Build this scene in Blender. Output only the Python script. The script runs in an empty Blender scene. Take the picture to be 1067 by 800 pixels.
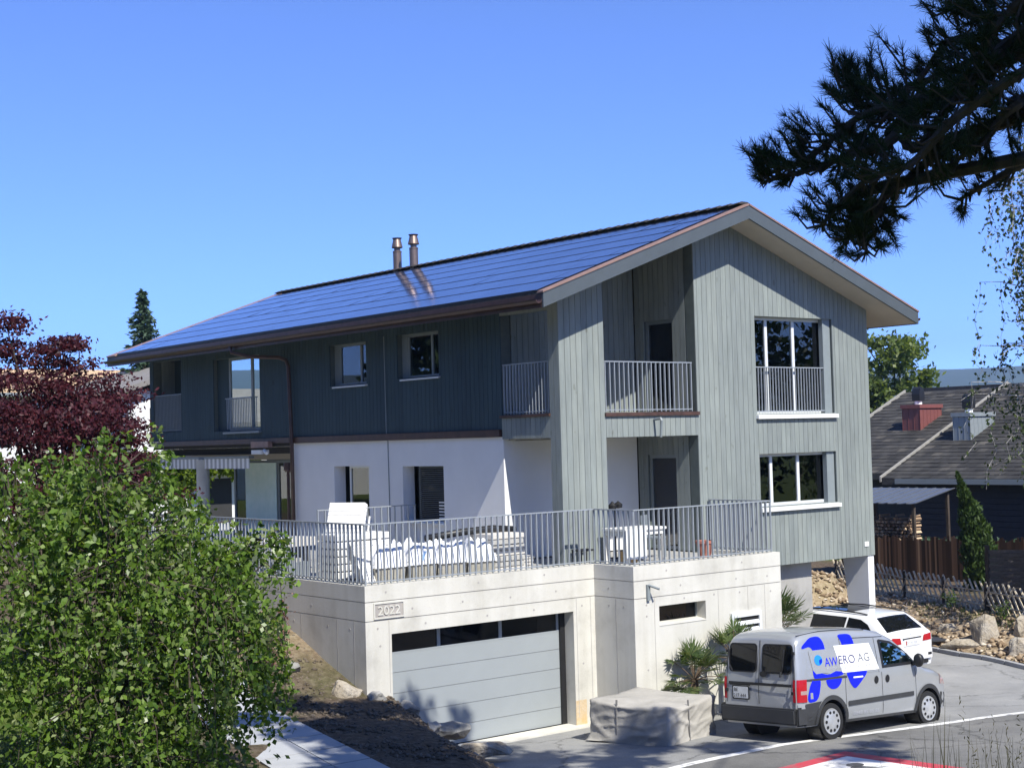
import bpy, bmesh, math, random
import numpy as np
from mathutils import Vector, Matrix, noise
from mathutils.geometry import tessellate_polygon
random.seed(7); rng = np.random.default_rng(11)
R = math.radians
S = bpy.context.scene
COL = S.collection

# ------------------------------------------------------------------ materials
def nt(name):
    m = bpy.data.materials.new(name); m.use_nodes = True
    n = m.node_tree; n.nodes.clear()
    out = n.nodes.new('ShaderNodeOutputMaterial')
    return m, n, out
def N(n, t, **k):
    x = n.nodes.new(t)
    for a, b in k.items(): setattr(x, a, b)
    return x
def pbsdf(n, out, col=(.5,.5,.5), rough=.6, metal=0., spec=.5):
    b = N(n, 'ShaderNodeBsdfPrincipled')
    b.inputs['Base Color'].default_value = (*col, 1); b.inputs['Roughness'].default_value = rough
    b.inputs['Metallic'].default_value = metal; b.inputs['Specular IOR Level'].default_value = spec
    n.links.new(b.outputs[0], out.inputs[0]); return b
def noise_node(n, scale, detail=4, rough=.6, vec=None, stretch=None):
    tc = N(n, 'ShaderNodeNewGeometry')
    src = tc.outputs['Position']
    if stretch:
        mp = N(n, 'ShaderNodeVectorMath', operation='MULTIPLY'); mp.inputs[1].default_value = stretch
        n.links.new(src, mp.inputs[0]); src = mp.outputs[0]
    t = N(n, 'ShaderNodeTexNoise'); t.inputs['Scale'].default_value = scale
    t.inputs['Detail'].default_value = detail; t.inputs['Roughness'].default_value = rough
    n.links.new(src, t.inputs['Vector']); return t
def ramp(n, src, stops):
    r = N(n, 'ShaderNodeValToRGB')
    e = r.color_ramp.elements
    while len(e) < len(stops): e.new(.5)
    for el, (p, c) in zip(e, stops):
        el.position = p; el.color = (*c, 1) if len(c) == 3 else c
    n.links.new(src, r.inputs[0]); return r
def mixc(n, fac, a, b, mode='MIX'):
    m = N(n, 'ShaderNodeMix', data_type='RGBA', blend_type=mode)
    for s, v in ((0, fac), (6, a), (7, b)):
        if hasattr(v, 'links'): n.links.new(v, m.inputs[s])
        elif s == 0: m.inputs[0].default_value = v
        else: m.inputs[s].default_value = (*v, 1)
    return m.outputs[2]
def bump(n, b, src, strength=.3, dist=.02):
    k = N(n, 'ShaderNodeBump'); k.inputs['Strength'].default_value = strength; k.inputs['Distance'].default_value = dist
    n.links.new(src, k.inputs['Height']); n.links.new(k.outputs[0], b.inputs['Normal'])
def plain(name, col, rough=.55, metal=0., var=.12, scale=6., spec=.5, bmp=0.):
    m, n, out = nt(name); b = pbsdf(n, out, col, rough, metal, spec)
    t = noise_node(n, scale)
    lo = tuple(c*(1-var) for c in col); hi = tuple(min(1, c*(1+var)) for c in col)
    r = ramp(n, t.outputs[0], [(.3, lo), (.7, hi)]); n.links.new(r.outputs[0], b.inputs['Base Color'])
    if bmp: bump(n, b, t.outputs[0], bmp)
    return m
def mottled(name, stops, scale, rough=.85, bscale=None, bstr=.4, bdist=.03, stretch=None, fine=None, spec=.3):
    m, n, out = nt(name); b = pbsdf(n, out, (.5,.5,.5), rough, 0, spec)
    t = noise_node(n, scale, 6, .65, stretch=stretch)
    c = ramp(n, t.outputs[0], stops).outputs[0]
    if fine:
        f = noise_node(n, fine[0], 3, .6)
        g = ramp(n, f.outputs[0], [(.35, (fine[1],)*3), (.65, (fine[2],)*3)])
        c = mixc(n, 1., c, g.outputs[0], 'MULTIPLY')
    n.links.new(c, b.inputs['Base Color'])
    bt = noise_node(n, bscale or scale*4, 5, .6); bump(n, b, bt.outputs[0], bstr, bdist)
    return m
def island(n):
    return N(n, 'ShaderNodeNewGeometry').outputs['Random Per Island']
def wood(name, col, var=.16, knots=True, rough=.7):
    m, n, out = nt(name); b = pbsdf(n, out, col, rough, 0, .3)
    t = noise_node(n, 9, 5, .6, stretch=(1, 1, .12))
    c = ramp(n, t.outputs[0], [(.25, tuple(x*(1-var) for x in col)), (.75, tuple(x*(1+var) for x in col))]).outputs[0]
    v = ramp(n, island(n), [(0, (.92,.92,.93)), (.8, (1.04,1.04,1.03)), (1, (1.1,1.08,1.05))])
    c = mixc(n, 1., c, v.outputs[0], 'MULTIPLY')
    if knots:
        k = noise_node(n, 5.5, 2, .5, stretch=(1, 1, .55))
        kr = ramp(n, k.outputs[0], [(.68, (1,1,1)), (.74, (.76,.74,.70))])
        c = mixc(n, 1., c, kr.outputs[0], 'MULTIPLY')
    w = noise_node(n, .8, 5, .65, stretch=(1, 1, .5)); wr = ramp(n, w.outputs[0], [(.3, (.84,.85,.86)), (.7, (1.08,1.08,1.07))])
    c = mixc(n, 1., c, wr.outputs[0], 'MULTIPLY')
    n.links.new(c, b.inputs['Base Color']); bump(n, b, t.outputs[0], .15, .01); return m
def leafmat(name, cols, trans=.35, rough=.5, tcol=None, spec=.35):
    m, n, out = nt(name)
    c = ramp(n, island(n), [(i/(len(cols)-1), q) for i, q in enumerate(cols)]).outputs[0]
    b = N(n, 'ShaderNodeBsdfPrincipled'); b.inputs['Roughness'].default_value = rough
    b.inputs['Specular IOR Level'].default_value = spec
    n.links.new(c, b.inputs['Base Color'])
    tr = N(n, 'ShaderNodeBsdfTranslucent')
    tint = mixc(n, 1., c, tcol or (1.5, 1.5, .5), 'MULTIPLY'); n.links.new(tint, tr.inputs[0])
    mx = N(n, 'ShaderNodeMixShader'); mx.inputs[0].default_value = trans
    n.links.new(b.outputs[0], mx.inputs[1]); n.links.new(tr.outputs[0], mx.inputs[2]); n.links.new(mx.outputs[0], out.inputs[0])
    return m
def glassmat(name, tint=(.55,.6,.6), base=.08, gl=(1,1,1), rough=.0):
    m, n, out = nt(name)
    t = N(n, 'ShaderNodeBsdfTransparent'); t.inputs[0].default_value = (*tint, 1)
    g = N(n, 'ShaderNodeBsdfGlossy'); g.inputs[0].default_value = (*gl, 1); g.inputs['Roughness'].default_value = rough
    f = N(n, 'ShaderNodeFresnel'); f.inputs[0].default_value = 1.5
    a = N(n, 'ShaderNodeMath', operation='MULTIPLY_ADD'); a.use_clamp = True
    a.inputs[1].default_value = 1.35; a.inputs[2].default_value = base
    n.links.new(f.outputs[0], a.inputs[0])
    mx = N(n, 'ShaderNodeMixShader'); n.links.new(a.outputs[0], mx.inputs[0])
    n.links.new(t.outputs[0], mx.inputs[1]); n.links.new(g.outputs[0], mx.inputs[2]); n.links.new(mx.outputs[0], out.inputs[0])
    return m
def darkglass(name, col=(.008,.009,.01), base=.05):
    m, n, out = nt(name); b = pbsdf(n, out, col, .03, 0, .38); return m
def carpaint(name, col, metal=.0, rough=.35):
    m, n, out = nt(name); b = pbsdf(n, out, col, rough, metal, .5)
    b.inputs['Coat Weight'].default_value = .8; b.inputs['Coat Roughness'].default_value = .04
    t = noise_node(n, 2.5, 5, .6); r = ramp(n, t.outputs[0], [(.3, tuple(c*.93 for c in col)), (.7, col)])
    n.links.new(r.outputs[0], b.inputs['Base Color']); return m

GREY = (.232, .257, .247)
M = {}
M['clad'] = wood('grey_cladding', GREY)
M['clad_side'] = wood('shade_toned_cladding', (.040,.068,.084))  # long facade boards, with its deep shade put into the colour
M['clad_back'] = plain('cladding_batten', (.09,.11,.105), .8)
def concrete(name, base, dirt, scale=1.2):
    m, n, out = nt(name); b = pbsdf(n, out, base, .8, 0, .3)
    t = noise_node(n, scale, 7, .62)
    c = ramp(n, t.outputs[0], [(.28, dirt), (.5, base), (.75, tuple(min(1, x*1.08) for x in base))]).outputs[0]
    s = noise_node(n, 3.2, 4, .6, stretch=(1, 1, .08))
    sr = ramp(n, s.outputs[0], [(.3, (.88,.87,.84)), (.6, (1.02,1.02,1.02))]); c = mixc(n, .75, c, mixc(n, 1., c, sr.outputs[0], 'MULTIPLY'))
    p = noise_node(n, 38, 2, .5); pr = ramp(n, p.outputs[0], [(.68, (1,1,1)), (.74, (.8,.79,.77))]); c = mixc(n, 1., c, pr.outputs[0], 'MULTIPLY')
    n.links.new(c, b.inputs['Base Color']); bump(n, b, p.outputs[0], .12, .01); return m
M['concrete'] = concrete('fair_faced_concrete', (.575,.56,.51), (.46,.445,.40))
M['joint'] = plain('concrete_joint', (.36,.34,.32), .9)
M['concrete_dark'] = concrete('raw_concrete', (.36,.35,.335), (.27,.265,.25))
M['rust'] = mottled('rust_stain', [(.3, (.52,.36,.16)), (.7, (.56,.5,.42))], 3, .8)
M['render'] = plain('white_render', (.74,.74,.74), .9, var=.03, scale=1.5, bmp=.05)
M['white'] = plain('white_paint', (.78,.78,.77), .4, var=.03)
M['white_plastic'] = plain('white_plastic', (.78,.77,.74), .35, var=.05, scale=8)
M['copper'] = mottled('aged_copper', [(.3, (.05,.028,.022)), (.7, (.095,.05,.038))], 5, .45, bstr=.05, spec=.5)
M['copper_edge'] = plain('copper_flashing', (.34,.215,.17), .5, .3, var=.15)
M['fascia'] = plain('fascia_grey', (.075,.09,.102), .55, var=.06, scale=3)
M['soffit'] = plain('soffit_board', (.44,.40,.335), .75, var=.05, scale=2)
M['ridge'] = mottled('ridge_tile', [(.3, (.03,.03,.032)), (.7, (.075,.072,.068))], 9, .7)
M['rail'] = plain('galvanised_rail', (.36,.39,.42), .45, .3, var=.06)
M['rail_dark'] = plain('grey_rail', (.23,.26,.28), .5, .2, var=.06)
M['frame'] = plain('light_grey_frame', (.66,.68,.69), .4, var=.03)
M['frame_dark'] = plain('grey_frame', (.22,.25,.26), .45, var=.05)
M['glass'] = glassmat('window_glass', (.5,.54,.54), .03)
M['glass_mirror'] = glassmat('coated_window_glass', (.5,.56,.55), .62, (.86,.96,.95))
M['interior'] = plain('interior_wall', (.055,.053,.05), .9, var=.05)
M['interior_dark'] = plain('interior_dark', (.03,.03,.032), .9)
M['mint'] = mottled('painted_sunlit_view', [(.3, (.66,.84,.75)), (.7, (.78,.92,.84))], 3.5, .6, bstr=.25)  # pale mint painted for the sunlit wall that shows in the terrace glass
M['blind'] = plain('louvre_blind', (.045,.055,.062), .5, .1)
M['door_grey'] = plain('garage_door_panel', (.30,.325,.335), .42, var=.03, scale=1.5)
M['darkglass'] = darkglass('dark_glass', (.006,.007,.008))
M['black'] = plain('black_plastic', (.014,.014,.015), .45)
M['grey_plastic'] = plain('dark_grey_plastic', (.035,.036,.038), .6, var=.1)
M['steel'] = plain('flue_steel', (.26,.19,.155), .42, .8, var=.12)
M['alu'] = plain('aluminium', (.6,.62,.64), .35, .5)
def solar():
    m, n, out = nt('solar_tile'); b = pbsdf(n, out, (.012,.028,.12), .10, 0, 1.)
    b.inputs['IOR'].default_value = 1.55
    v = ramp(n, island(n), [(0, (.014,.020,.046)), (1, (.022,.030,.066))]); n.links.new(v.outputs[0], b.inputs['Base Color'])
    b.inputs['Coat Weight'].default_value = .3; b.inputs['Coat Roughness'].default_value = .10; b.inputs['Coat Tint'].default_value = (.85,.88,1,1); t = noise_node(n, .9, 5, .7); r = ramp(n, t.outputs[0], [(.3, (.06,)*3), (.7, (.17,)*3)]); n.links.new(r.outputs[0], b.inputs['Roughness'])
    b.inputs['Specular Tint'].default_value = (.60,.69,.86,1)
    return m
M['solar'] = solar()
M['asphalt'] = mottled('driveway_asphalt', [(.3, (.225,.224,.218)), (.55, (.275,.273,.265)), (.8, (.33,.325,.31))], .7, .85, 60, .35, .01, fine=(45, .86, 1.1))
M['road'] = mottled('road_asphalt', [(.3, (.145,.142,.134)), (.55, (.185,.181,.17)), (.8, (.23,.224,.208))], .6, .85, 60, .4, .01, fine=(45, .8, 1.15))
def worn(name, col, under):
    m, n, out = nt(name); b = pbsdf(n, out, col, .7, 0, .3)
    t = noise_node(n, 3.5, 8, .75); r = ramp(n, t.outputs[0], [(.36, under), (.50, col)])
    n.links.new(r.outputs[0], b.inputs['Base Color']); return m
def wear(m, dark, crack):
    n = m.node_tree; b = next(x for x in n.nodes if x.type == 'BSDF_PRINCIPLED'); src = b.inputs['Base Color'].links[0].from_socket
    t = noise_node(n, .28, 7, .72); r = ramp(n, t.outputs[0], [(.38, (dark,)*3), (.5, (1,1,1)), (.68, (1.1,1.09,1.07))]); c = mixc(n, 1., src, r.outputs[0], 'MULTIPLY')
    v = N(n, 'ShaderNodeTexVoronoi'); v.feature = 'DISTANCE_TO_EDGE'; v.inputs['Scale'].default_value = .32
    w = noise_node(n, 1.3, 5, .7); ge = N(n, 'ShaderNodeNewGeometry'); ad = N(n, 'ShaderNodeVectorMath', operation='ADD'); n.links.new(ge.outputs['Position'], ad.inputs[0]); n.links.new(w.outputs[1], ad.inputs[1]); n.links.new(ad.outputs[0], v.inputs['Vector'])
    k = ramp(n, v.outputs['Distance'], [(.0, (crack*.8,)*3), (.014, (1,1,1))]); c = mixc(n, 1., c, k.outputs[0], 'MULTIPLY')
    s_ = noise_node(n, 2.2, 3, .5); q = ramp(n, s_.outputs[0], [(.66, (1,1,1)), (.72, (.82,.82,.82))]); c = mixc(n, 1., c, q.outputs[0], 'MULTIPLY'); n.links.new(c, b.inputs['Base Color'])
wear(M['asphalt'], .84, .62); wear(M['road'], .78, .5)
M['line'] = worn('worn_white_paint', (.74,.73,.70), (.3,.3,.3))
M['red_mark'] = worn('worn_red_paint', (.50,.055,.075), (.3,.14,.14))
M['dark_mark'] = worn('worn_black_paint', (.06,.06,.06), (.2,.2,.2))
M['kerb'] = plain('kerb_stone', (.30,.30,.30), .85, var=.15, scale=8)
M['path'] = mottled('path_slab', [(.3, (.36,.37,.385)), (.7, (.44,.45,.465))], 1.5, .85, 40, .2, .006, fine=(60, .93, 1.05))
M['rock'] = mottled('limestone', [(.25, (.12,.105,.085)), (.45, (.34,.29,.22)), (.6, (.40,.36,.30)), (.78, (.52,.48,.41))], 2.6, .95, 9, .9, .08)
M['rock_dark'] = mottled('weathered_stone', [(.25, (.10,.10,.095)), (.5, (.23,.225,.21)), (.75, (.36,.35,.33))], 2.2, .9, 8, .6, .05)
M['shingle'] = None
def shingle():
    m, n, out = nt('weathered_roof_shingle'); b = pbsdf(n, out, (.1,.1,.1), .85, 0, .25)
    t = noise_node(n, 1.1, 6, .7); c = ramp(n, t.outputs[0], [(.3, (.030,.029,.028)), (.5, (.048,.046,.044)), (.72, (.078,.074,.068))]).outputs[0]
    v = ramp(n, island(n), [(0, (.72,.72,.72)), (.7, (1,1,1)), (.93, (1.2,1.17,1.1)), (1, (1.9,1.8,1.65))])
    c = mixc(n, 1., c, v.outputs[0], 'MULTIPLY'); n.links.new(c, b.inputs['Base Color']); return m
M['shingle'] = shingle()
M['verge'] = plain('pale_verge_trim', (.30,.285,.255), .7)
M['chim_red'] = plain('red_sheet_cladding', (.20,.068,.06), .55, .1, var=.08)
M['chim_grey'] = plain('grey_sheet_cladding', (.27,.30,.31), .5, .2, var=.08)
M['navy_wall'] = plain('dark_timber_wall', (.018,.022,.032), .8, var=.2)
M['corr'] = plain('corrugated_sheet', (.20,.215,.235), .35, .6, var=.12)
M['log'] = None
def logmat():
    m, n, out = nt('split_firewood'); b = pbsdf(n, out, (.4,.3,.2), .85)
    v = ramp(n, island(n), [(0, (.17,.11,.07)), (.5, (.38,.26,.16)), (1, (.58,.44,.29))]); n.links.new(v.outputs[0], b.inputs['Base Color']); return m
M['log'] = logmat()
def reedmat():
    m, n, out = nt('brown_reed'); b = pbsdf(n, out, (.03,.02,.015), .95, 0, .15); v = ramp(n, island(n), [(0, (.008,.005,.004)), (.6, (.028,.016,.012)), (.93, (.06,.036,.026)), (1, (.16,.11,.08))]); n.links.new(v.outputs[0], b.inputs['Base Color']); return m
M['reed'] = reedmat()
M['stake'] = plain('split_stake', (.56,.48,.35), .85, var=.25, scale=12)
M['wicker'] = mottled('weathered_wicker', [(.3, (.07,.06,.05)), (.7, (.16,.135,.11))], 12, .9, stretch=(1, 1, 5))
M['bark'] = mottled('bark', [(.3, (.035,.027,.022)), (.7, (.09,.072,.058))], 9, .95, 20, .8, .03, stretch=(1, 1, .3))
M['bark_birch'] = mottled('birch_bark', [(.35, (.08,.075,.07)), (.55, (.5,.48,.45))], 4, .9, stretch=(1, 1, 3))
M['palm_trunk'] = mottled('palm_fibre', [(.3, (.07,.05,.03)), (.7, (.17,.12,.08))], 14, .95, 30, .8, .03)
M['bush_leaf'] = leafmat('bush_leaf', [(.022,.050,.010), (.075,.14,.020), (.13,.22,.03), (.18,.28,.05), (.09,.16,.025), (.25,.33,.10), (.045,.09,.016), (.30,.34,.17)], .42, .36)
M['maple_leaf'] = leafmat('maple_leaf', [(.030,.009,.015), (.058,.014,.022), (.085,.020,.030), (.125,.040,.045)], .35, .5, (1.7,.7,.7))
M['pine_leaf'] = leafmat('pine_needle', [(.009,.020,.010), (.016,.034,.014), (.030,.052,.02), (.06,.062,.028)], .12, .6, spec=.15)
M['fir_leaf'] = leafmat('fir_needle', [(.022,.046,.028), (.038,.072,.040), (.060,.10,.05)], .12, .6)
M['tree_leaf'] = leafmat('far_tree_leaf', [(.07,.105,.03), (.12,.165,.045), (.19,.23,.075)], .45, .5)
M['birch_leaf'] = leafmat('birch_leaf', [(.03,.05,.016), (.05,.08,.022), (.08,.10,.035)], .3, .5)
M['vine_leaf'] = leafmat('vine_leaf', [(.08,.14,.012), (.14,.21,.02), (.20,.27,.03)], .5, .5)
M['palm_leaf'] = leafmat('palm_leaf', [(.035,.06,.02), (.055,.09,.028), (.085,.12,.04), (.13,.15,.06)], .25, .4)
M['cypress_leaf'] = leafmat('cypress_leaf', [(.025,.05,.012), (.045,.085,.018), (.075,.12,.028)], .25, .6)
M['grass'] = leafmat('grass_blade', [(.07,.11,.02), (.10,.14,.03), (.15,.16,.05)], .35, .6)
M['stalk'] = leafmat('dry_stalk', [(.05,.05,.025), (.09,.08,.04)], .2, .7)
M['red_shrub'] = leafmat('red_shrub_leaf', [(.10,.04,.03), (.20,.09,.07), (.30,.18,.13)], .3, .6, (1.5,.8,.7))
M['tarp'] = mottled('grey_tarpaulin', [(.3, (.31,.295,.265)), (.7, (.42,.40,.365))], 1.4, .75, 5, .45, .05)
M['tarp_dark'] = plain('tarpaulin_seam', (.17,.165,.16), .8)
M['bag'] = mottled('white_bag_fabric', [(.3, (.76,.77,.79)), (.7, (.84,.84,.84))], 3, .6, 9, .5, .05)
M['bag_low'] = mottled('sand_filled_bag', [(.3, (.30,.285,.24)), (.7, (.40,.38,.33))], 2, .8, 9, .4, .03)
M['bag_blue'] = plain('bag_print_blue', (.25,.42,.75), .6)
M['stone_slab'] = plain('stone_slab', (.42,.41,.385), .85, var=.15, scale=4)
M['pale_slab'] = plain('pale_slab', (.60,.57,.52), .8, var=.08, scale=4)
M['terracotta'] = plain('terracotta', (.36,.14,.10), .8)
M['wood_warm'] = plain('warm_wood', (.42,.27,.12), .7)
M['tile_floor'] = plain('terrace_paving', (.34,.335,.32), .85, var=.1, scale=2)
M['peach_roof'] = plain('peach_tile_roof', (.50,.34,.20), .8, var=.12, scale=1.5)
M['grey_roof'] = plain('grey_tile_roof', (.20,.185,.17), .85, var=.15, scale=3)
M['hill'] = mottled('wooded_hill', [(.35, (.022,.04,.020)), (.65, (.045,.065,.03))], .01, .95)
M['van'] = carpaint('silver_paint', (.40,.415,.43), .35, .3)
M['car_white'] = carpaint('white_car_paint', (.76,.765,.77), 0, .3)
M['decal_blue'] = plain('blue_decal', (.004,.012,.62), .35, var=.02)
M['decal_white'] = plain('white_decal', (.80,.80,.79), .35, var=.02)
M['decal_grey'] = plain('grey_decal', (.33,.345,.365), .35, .2, var=.03)
M['logo_blue'] = plain('logo_blue', (.02,.24,.72), .35, var=.02)
M['text_navy'] = plain('navy_lettering', (.045,.05,.16), .4)
M['text_grey'] = plain('grey_lettering', (.42,.43,.47), .4)
M['red_light'] = plain('red_lamp', (.38,.012,.02), .12, var=.1)
M['clear_light'] = plain('clear_lamp', (.36,.25,.24), .1)
M['rubber'] = plain('rubber', (.012,.012,.012), .75)
M['hub'] = plain('silver_hubcap', (.52,.53,.54), .35, .5)
M['plate'] = plain('plate_white', (.62,.63,.62), .4)
M['blue_bin'] = plain('blue_plastic', (.02,.10,.20), .5)
def ground_mat():
    m, n, out = nt('soil_and_grass'); b = pbsdf(n, out, (.2,.2,.2), .95, 0, .15)
    t = noise_node(n, .45, 6, .65); f = noise_node(n, 7, 6, .75)
    soil = ramp(n, f.outputs[0], [(.3, (.055,.040,.028)), (.5, (.105,.078,.055)), (.72, (.20,.165,.125))]).outputs[0]
    light = ramp(n, f.outputs[0], [(.3, (.20,.14,.085)), (.5, (.33,.25,.165)), (.72, (.50,.41,.30))]).outputs[0]
    gr = ramp(n, f.outputs[0], [(.3, (.05,.075,.015)), (.5, (.085,.12,.025)), (.72, (.14,.16,.045))]).outputs[0]
    a = N(n, 'ShaderNodeAttribute'); a.attribute_name = 'zone'
    sep = N(n, 'ShaderNodeSeparateColor'); n.links.new(a.outputs['Color'], sep.inputs[0])
    c = mixc(n, sep.outputs[0], soil, light)
    ad = N(n, 'ShaderNodeMath', operation='MULTIPLY_ADD'); ad.inputs[1].default_value = 1.6; ad.inputs[2].default_value = -.8
    n.links.new(t.outputs[0], ad.inputs[0])
    a2 = N(n, 'ShaderNodeMath', operation='MULTIPLY_ADD'); a2.use_clamp = True; a2.inputs[1].default_value = 1.3
    n.links.new(sep.outputs[1], a2.inputs[0]); n.links.new(ad.outputs[0], a2.inputs[2])
    c = mixc(n, a2.outputs[0], c, gr); n.links.new(c, b.inputs['Base Color'])
    bump(n, b, f.outputs[0], .8, .06); return m
M['ground'] = ground_mat()

# ------------------------------------------------------------------ object helpers
def wpos(o):
    v = Vector((0, 0, 0))
    while o: v += o.location; o = o.parent
    return v
def tag(o, label=None, cat=None, group=None, kind=None):
    if label: o['label'] = label
    if cat: o['category'] = cat
    if group: o['group'] = group
    if kind: o['kind'] = kind
    return o
def thing(name, label, cat, loc=(0,0,0), rz=0., group=None):
    o = bpy.data.objects.new(name, None); COL.objects.link(o); o.location = loc; o.rotation_euler = (0, 0, rz)
    return tag(o, label, cat, group)
def link_mesh(name, me, mats, parent, smooth=False):
    for m in (mats if isinstance(mats, (list, tuple)) else [mats]): me.materials.append(m)
    o = bpy.data.objects.new(name, me); COL.objects.link(o)
    if parent: o.parent = parent
    if smooth:
        me.polygons.foreach_set('use_smooth', [True]*len(me.polygons))
    return o
class MB:
    def __init__(s): s.v = []; s.f = []; s.m = []
    def add(s, vs, fs, mi=0):
        o = len(s.v); s.v += [tuple(v) for v in vs]
        for f in fs: s.f.append(tuple(o+i for i in f)); s.m.append(mi)
        return s
    def box(s, x0, y0, z0, x1, y1, z1, mi=0):
        return s.add([(x0,y0,z0),(x1,y0,z0),(x1,y1,z0),(x0,y1,z0),(x0,y0,z1),(x1,y0,z1),(x1,y1,z1),(x0,y1,z1)],
                     [(0,3,2,1),(4,5,6,7),(0,1,5,4),(1,2,6,5),(2,3,7,6),(3,0,4,7)], mi)
    def hexa(s, p, mi=0):
        return s.add(p, [(0,3,2,1),(4,5,6,7),(0,1,5,4),(1,2,6,5),(2,3,7,6),(3,0,4,7)], mi)
    def obox(s, c, ux, uy, uz, mi=0):
        c, ux, uy, uz = map(Vector, (c, ux, uy, uz))
        p = [c+ux*a+uy*b+uz*d for d in (-1, 1) for a, b in ((-1,-1),(1,-1),(1,1),(-1,1))]
        return s.hexa(p, mi)
    def prism(s, poly, fn, a, b, mi=0):
        n = len(poly); v = [fn(p[0], p[1], a) for p in poly]+[fn(p[0], p[1], b) for p in poly]
        return s.add(v, [tuple(range(n))[::-1], tuple(range(n, 2*n))]+[(i, (i+1) % n, n+(i+1) % n, n+i) for i in range(n)], mi)
    def tube(s, pts, r, n=8, mi=0, cap=True):
        pts = [Vector(p) for p in pts]; rs = r if isinstance(r, (list, tuple)) else [r]*len(pts)
        base = len(s.v); prev = None
        for i, p in enumerate(pts):
            d = (pts[min(i+1, len(pts)-1)]-pts[max(i-1, 0)]).normalized()
            if prev is None:
                a = Vector((0, 0, 1)) if abs(d.z) < .9 else Vector((1, 0, 0)); u = d.cross(a).normalized()
            else: u = (prev-d*prev.dot(d)).normalized()
            prev = u; w = d.cross(u)
            for k in range(n):
                t = 2*math.pi*k/n; s.v.append(tuple(p+u*math.cos(t)*rs[i]+w*math.sin(t)*rs[i]))
        for i in range(len(pts)-1):
            for k in range(n):
                s.f.append((base+i*n+k, base+i*n+(k+1) % n, base+(i+1)*n+(k+1) % n, base+(i+1)*n+k)); s.m.append(mi)
        if cap:
            s.f.append(tuple(base+k for k in range(n))[::-1]); s.m.append(mi)
            s.f.append(tuple(base+(len(pts)-1)*n+k for k in range(n))); s.m.append(mi)
        return s
    def lathe(s, prof, c, ax=(0,0,1), n=24, mi=0):
        ax = Vector(ax).normalized(); a = Vector((0,0,1)) if abs(ax.z) < .9 else Vector((1,0,0)); u = ax.cross(a).normalized(); w = ax.cross(u); c = Vector(c)
        base = len(s.v)
        for r, h in prof:
            for k in range(n):
                t = 2*math.pi*k/n; s.v.append(tuple(c+ax*h+u*math.cos(t)*r+w*math.sin(t)*r))
        for i in range(len(prof)-1):
            for k in range(n):
                s.f.append((base+i*n+k, base+i*n+(k+1) % n, base+(i+1)*n+(k+1) % n, base+(i+1)*n+k)); s.m.append(mi)
        return s
    def build(s, name, mats, parent=None, smooth=False, local=False, recalc=True, bevel=0):
        off = Vector((0,0,0)) if (local or not parent) else wpos(parent)
        me = bpy.data.meshes.new(name); me.from_pydata([(v[0]-off.x, v[1]-off.y, v[2]-off.z) for v in s.v], [], s.f)
        me.polygons.foreach_set('material_index', s.m)
        if recalc:
            bm = bmesh.new(); bm.from_mesh(me)
            if bevel: bmesh.ops.bevel(bm, geom=bm.edges[:], offset=bevel, segments=2, affect='EDGES', clamp_overlap=True)
            bmesh.ops.recalc_face_normals(bm, faces=bm.faces); bm.to_mesh(me); bm.free()
        me.update()
        return link_mesh(name, me, mats, parent, smooth)
def fast_mesh(name, V, quads, mat, parent=None, off=None):
    V = np.asarray(V, np.float32); 
    if parent is not None and off is None: off = wpos(parent)
    if off is not None: V = V-np.array(off, np.float32)
    k = quads.shape[1]; nq = len(quads)
    me = bpy.data.meshes.new(name); me.vertices.add(len(V)); me.vertices.foreach_set('co', V.ravel())
    me.loops.add(nq*k); me.loops.foreach_set('vertex_index', quads.astype(np.int32).ravel())
    me.polygons.add(nq); me.polygons.foreach_set('loop_start', np.arange(0, nq*k, k, dtype=np.int32))
    me.update(calc_edges=True); me.validate()
    return link_mesh(name, me, mat, parent)
def unit(v): return v/np.maximum(np.linalg.norm(v, axis=1, keepdims=True), 1e-9)
def leaf_geo(P, L, W, D=None, droop=0., spread=1.):
    """P centres; L, W sizes; a folded diamond leaf per centre (two quads sharing the midrib is one island)"""
    n = len(P); d = unit(rng.normal(size=(n, 3))*spread+(D if D is not None else 0)); d[:, 2] -= droop; d = unit(d)
    s = unit(np.cross(d, rng.normal(size=(n, 3)))); nn = np.cross(d, s)
    L = np.broadcast_to(L, n)[:, None]*rng.uniform(.7, 1.3, (n, 1)); W = np.broadcast_to(W, n)[:, None]*rng.uniform(.7, 1.3, (n, 1))
    a = P-d*L*.5; b = P+s*W*.5+nn*W*.15; c = P+d*L*.5; e = P-s*W*.5+nn*W*.15
    V = np.stack([a, b, c, e], 1).reshape(-1, 3); Q = np.arange(4*n).reshape(n, 4)
    return V, Q
def needles_geo(P, D, cnt, L, W, cone=.55):
    n = len(P)*cnt; p = np.repeat(P, cnt, 0); d0 = np.repeat(unit(D), cnt, 0)
    d = unit(d0+rng.normal(size=(n, 3))*cone); s = unit(np.cross(d, rng.normal(size=(n, 3))))
    l = L*rng.uniform(.7, 1.2, (n, 1)); p = p+d0*rng.uniform(-.4, .3, (n, 1))*L
    V = np.stack([p-s*W, p+s*W, p+d*l+s*W*.3, p+d*l-s*W*.3], 1).reshape(-1, 3)
    return V, np.arange(4*n).reshape(n, 4)
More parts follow.
